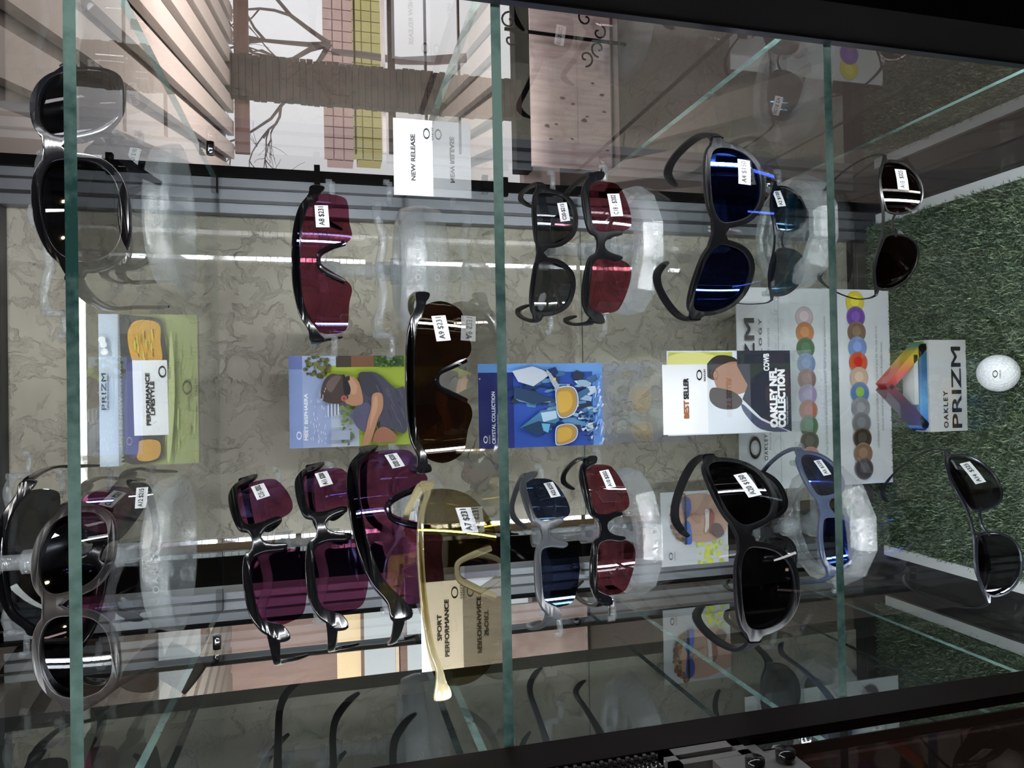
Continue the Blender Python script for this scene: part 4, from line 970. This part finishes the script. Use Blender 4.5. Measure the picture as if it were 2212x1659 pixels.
# what stands outside: tree, houses
def outp(x0, x1, y0, y1, Y, mat, name, label, cat, th=.3):
    o = slab(name, x0, x1, y0, y1, Y, mat, th=th, kind=None); return tag(o, label, cat)
YO = 7.0
def siding(bm, a, b, Y, step=.09):
    z = a[2]
    while z < b[2]: box(bm, (a[0], Y, z), (b[0], Y+.2, min(z+step*.86, b[2]))); z += step
h = root('building', aty(780, 150, YO), 'pale pink and yellow brick building outside the right window', 'building')
for nm, x0, x1, mt in (('brick_wall', 700, 764, pbr('pink brick', (.62, .44, .40), .8)), ('yellow_wall', 766, 826, pbr('yellow siding', (.55, .50, .20), .8))):
    a = aty(x1, 345, YO); b = aty(x0, -100, YO); bm = bmesh.new(); x = a.x
    while x < b.x:
        z = a.z
        while z < b.z: box(bm, (x, YO, z), (x+.10, YO+.05, z+.09)); z += .10
        x += .11
    box(bm, (a.x, YO+.03, a.z), (b.x, YO+.3, b.z))
    o = mk(nm, bm, mt); o.parent = h; o.matrix_parent_inverse = h.matrix_world.inverted()
fen = outp(836, 1105, -100, 345, YO+1, pbr('white fence', (.85, .86, .87), .8), 'garden_wall', 'plain white garden wall outside the right window', 'wall')
tr = root('bare_tree', aty(700, 60, YO-.6), 'bare branching tree outside the right window', 'tree')
tbm = bmesh.new(); rt_ = random.Random(21)
def branch(p, d, l, r, dep):
    pts = [p]; q = p.copy(); dd = d.copy()
    for i in range(4):
        dd = (dd+Vector((rt_.uniform(-.3, .3), rt_.uniform(-.2, .2), rt_.uniform(-.25, .25)))).normalized(); q = q+dd*l/4; pts.append(q.copy())
    tube(tbm, pts, [r, r*.88, r*.75, r*.65, r*.55], 6)
    if dep:
        for i in range(3 if dep > 1 else 4):
            nd = (dd+Vector((rt_.uniform(-.9, .9), rt_.uniform(-.5, .5), rt_.uniform(-.5, .6)))).normalized(); branch(pts[rt_.choice((2, 3, 4))], nd, l*rt_.uniform(.6, .85), r*.55, dep-1)
base = aty(712, 95, YO-.6)
branch(base-Vector((0, 0, 1.3)), Vector((.05, 0, 1)), 1.3, .05, 0)
for dv in ((-.5, 0, .8), (.5, 0, .9), (0, 0, 1), (-.8, 0, .5)): branch(base, Vector(dv).normalized(), .8, .026, 4)
o = mk('branches', tbm, pbr('bark', (.16, .12, .11), .8)); o.parent = tr; o.matrix_parent_inverse = tr.matrix_world.inverted()
# slatted soffit
zs_ = W(503, 100).z
sof = bmesh.new(); x = -3.0
while x < 4.2:
    v = [Vector((x-.13, .85, zs_)), Vector((x-.045, .85, zs_)), Vector((x+.085+.62, YW, zs_)), Vector((x+.62, YW, zs_))]
    lo = [sof.verts.new(p) for p in v]; hi = [sof.verts.new(p+Vector((0, 0, .034))) for p in v]
    sof.faces.new(lo[::-1]); sof.faces.new(hi)
    for k in range(4): sof.faces.new((lo[k], lo[(k+1) % 4], hi[(k+1) % 4], hi[k]))
    x += .135
struct('ceiling_soffit', sof, [cream])
struct('ceiling_backing', B(((-3.8, .85, zs_+.052), (4.3, YW+.05, zs_+.06))), dkbr)
# pale patterned screen and hangings below the right window
s1 = slab('wood_panel', 1147, 1318, 10, 362, 3.0, pbr('knotty pale wood', (.62, .55, .55), .6, var=(5, (.46, .40, .40), (9, 1, 1.2))), kind=None, th=.02); tag(s1, 'pale knotty wood panel seen through the right side glass', 'panel')
kb = bmesh.new()
for (x, y, r) in ((1215, 212, 6), (1238, 225, 5), (1182, 272, 6), (1202, 268, 5), (1262, 260, 7), (1300, 205, 6), (1280, 180, 4), (1236, 300, 4), (1190, 300, 4), (1268, 252, 4), (1305, 242, 5), (1312, 325, 4)):
    q = aty(x, y, 2.998); k_ = r*.0022*.8; n = 9
    v = [kb.verts.new((q.x+k_*math.cos(i*6.283/n)*rn.uniform(.5, 1), 2.998, q.z+k_*1.7*math.sin(i*6.283/n)*rn.uniform(.6, 1))) for i in range(n)]; kb.faces.new(v[::-1])
o = mk('knots', kb, pbr('knot', (.12, .08, .08), .7)); o.parent = s1; o.matrix_parent_inverse = s1.matrix_world.inverted()
s2 = slab('hanging_cloth', 1320, 1476, 10, 366, 3.02, pbr('pink grey cloth', (.34, .29, .29), .9, var=(4, (.42, .37, .37))), kind=None, th=.01); tag(s2, 'pinkish grey cloth hanging beside the pale wood panel', 'cloth')
sb = bmesh.new(); pts = [(1400, 150), (1410, 175), (1422, 150), (1436, 168), (1446, 150), (1456, 190), (1474, 215), (1474, 290), (1470, 350), (1372, 350), (1380, 300), (1378, 230), (1390, 225), (1392, 190)]
v = [sb.verts.new(aty(x, y, 3.015)) for x, y in pts]
r_ = bmesh.ops.triangle_fill(sb, use_beauty=True, edges=[sb.edges.new((v[i], v[(i+1) % len(v)])) for i in range(len(v))], normal=(0, -1, 0))
o = mk('dark_print', sb, pbr('dark print', (.075, .07, .075), .9)); o.parent = s2; o.matrix_parent_inverse = s2.matrix_world.inverted()
s3 = slab('pale_board', 1488, 1585, -20, 370, 3.0, pbr('pale board', (.55, .50, .50), .6), kind=None, th=.02); tag(s3, 'pale board beyond the dark upright, seen through the right glass', 'board')
s4 = slab('iron_rail', 1476, 1488, -20, 368, 2.96, jet, kind=None, th=.02)
sb = bmesh.new()
def scroll(px, py, r, s=1, fl=1):
    c0 = aty(px, py, 2.92); pts = [c0+Vector((fl*math.cos(t*.45)*r*(1-t*.06), 0, s*math.sin(t*.45)*r*(1-t*.06))) for t in range(15)]; tube(sb, pts, .005, 6, up=Vector((0, 1, 0)))
for px, py, s, f_ in ((1265, 40, 1, 1), (1293, 70, -1, 1), (1293, 105, 1, -1), (1265, 125, -1, -1), (1100, 45, 1, 1), (1102, 85, -1, 1)): scroll(px, py, .045, s, f_)
p0, p1 = aty(1090, 62, 2.92), aty(1520, 118, 2.92); tube(sb, [p0, p1], .009, 8, up=Vector((0, 1, 0)))
o = mk('iron_scrolls', sb, jet); o.parent = s4; o.matrix_parent_inverse = s4.matrix_world.inverted(); tag(s4, 'black wrought iron rail with scrolls beyond the right side glass', 'iron rail')
# left side: bits seen between the rear post and the reflection
win2 = bpy.data.objects.new('window_2', None); C.objects.link(win2); win2['kind'] = 'structure'
def w2(name, *a, **k): o = slab(name, *a, kind=None, **k); o.parent = win2; return o
YL = 3.6
w2('timber_panel', 490, 728, 1300, 1530, YL, pbr('red brown boards', (.22, .14, .125), .6, var=(4, (.17, .10, .09), (9, 1, 1))))
w2('blind', 728, 782, 1300, 1520, YL, pbr('woven blind', (.75, .60, .38), .7))
w2('mullion', 780, 787, 1300, 1520, YL-.04, brown); w2('mullion', 855, 862, 1300, 1520, YL-.04, pbr('cream frame', (.66, .55, .42), .5)); w2('mullion', 783, 880, 1385, 1392, YL-.04, cream)
w2('mullion', 862, 960, 1372, 1380, YL-.05, dkbr); w2('timber_panel', 862, 880, 1300, 1520, YL-.02, M['red brown boards'])
w2('cream_boards', 435, 490, 1300, 1540, YL, cream)
w2('mullion', 312, 323, 1300, 1540, YL-.04, M['cream frame']); w2('mullion', 400, 408, 1300, 1540, YL-.04, M['cream frame']); w2('mullion', 230, 430, 1430, 1440, YL-.05, M['cream frame'])
w2('dark_frame', -40, 235, 1290, 1560, YL, jet)
w2('dark_frame', 1270, 1330, 1300, 1500, YL, jet)
w2('curtain', 1100, 1272, 1300, 1500, YL, pbr('curtain', (.60, .48, .46), .8, var=(6, (.35, .26, .24))))
w2('dark_frame', 960, 1100, 1300, 1500, YL, dkbr)
# dark panel added outside the left glass to block the bright background
struct('blocker_left', B(((-1.9, .30, 0), (aty(700, 1470, .36).x, .36, 3.0))), pbr('dark blocker', (.02, .02, .02), .6))
capo = bmesh.new(); tube(capo, crom([aty(425, 1465, .9), aty(385, 1440, .9), aty(345, 1425, .9), aty(312, 1450, .9), aty(300, 1480, .9)], 4, False), .03, 14); o = mk('hat_brim', capo, pbr('grey felt', (.16, .155, .16), .8), smooth=True); tag(o, 'grey felt hat brim seen through the left side glass', 'hat')
# warm ceiling spots of the shop (small round lamps whose glints show on the lenses)
for i, (x, y) in enumerate(((-.9, -1.2), (-.1, -1.6), (.8, -1.2), (-.5, -2.2), (.5, -2.2))):
    bm = bmesh.new(); bmesh.ops.create_cone(bm, cap_ends=True, segments=20, radius1=.045, radius2=.045, depth=.012, matrix=Matrix.Translation((x, y, 2.985)))
    l = mk('ceiling_spotlight', bm, emit('warm lamp', (1, .78, .45), 30)); tag(l, 'small warm round ceiling spotlight of the shop', 'light', 'ceiling spotlights of the shop')

# dark slab added for the unlit void in the gap left of the stucco column
xa, xb = aty(700, 1300, 1.1).x, aty(700, 1108, 1.1).x
sf = mk('void_slab', B(((xa, 1.1, 0), (xb, 1.5, 2.4))), pbr('dark void', (.012, .011, .011), .35)); tag(sf, 'tall dark slab added for the unlit void behind the cabinet, left of the stucco column', 'dark slab')

o = mk('timber_edge', B(((aty(700, 1173, 1.09).x, 1.085, 0), (aty(700, 1145, 1.09).x, 1.1, 2.4))), pbr('light timber', (.40, .27, .15), .5)); o.parent = sf
hb_ = aty(345, 1440, .9); bm = bmesh.new(); tube(bm, [(hb_.x, .9, 0), (hb_.x, .9, hb_.z-.02)], .009, 12); tube(bm, [(hb_.x, .9, 0), (hb_.x, .9, .02)], .14, 24)
ht = mk('hat_stand', bm, darkalu, smooth=True); tag(ht, 'thin dark floor stand holding the grey felt hat', 'hat stand')
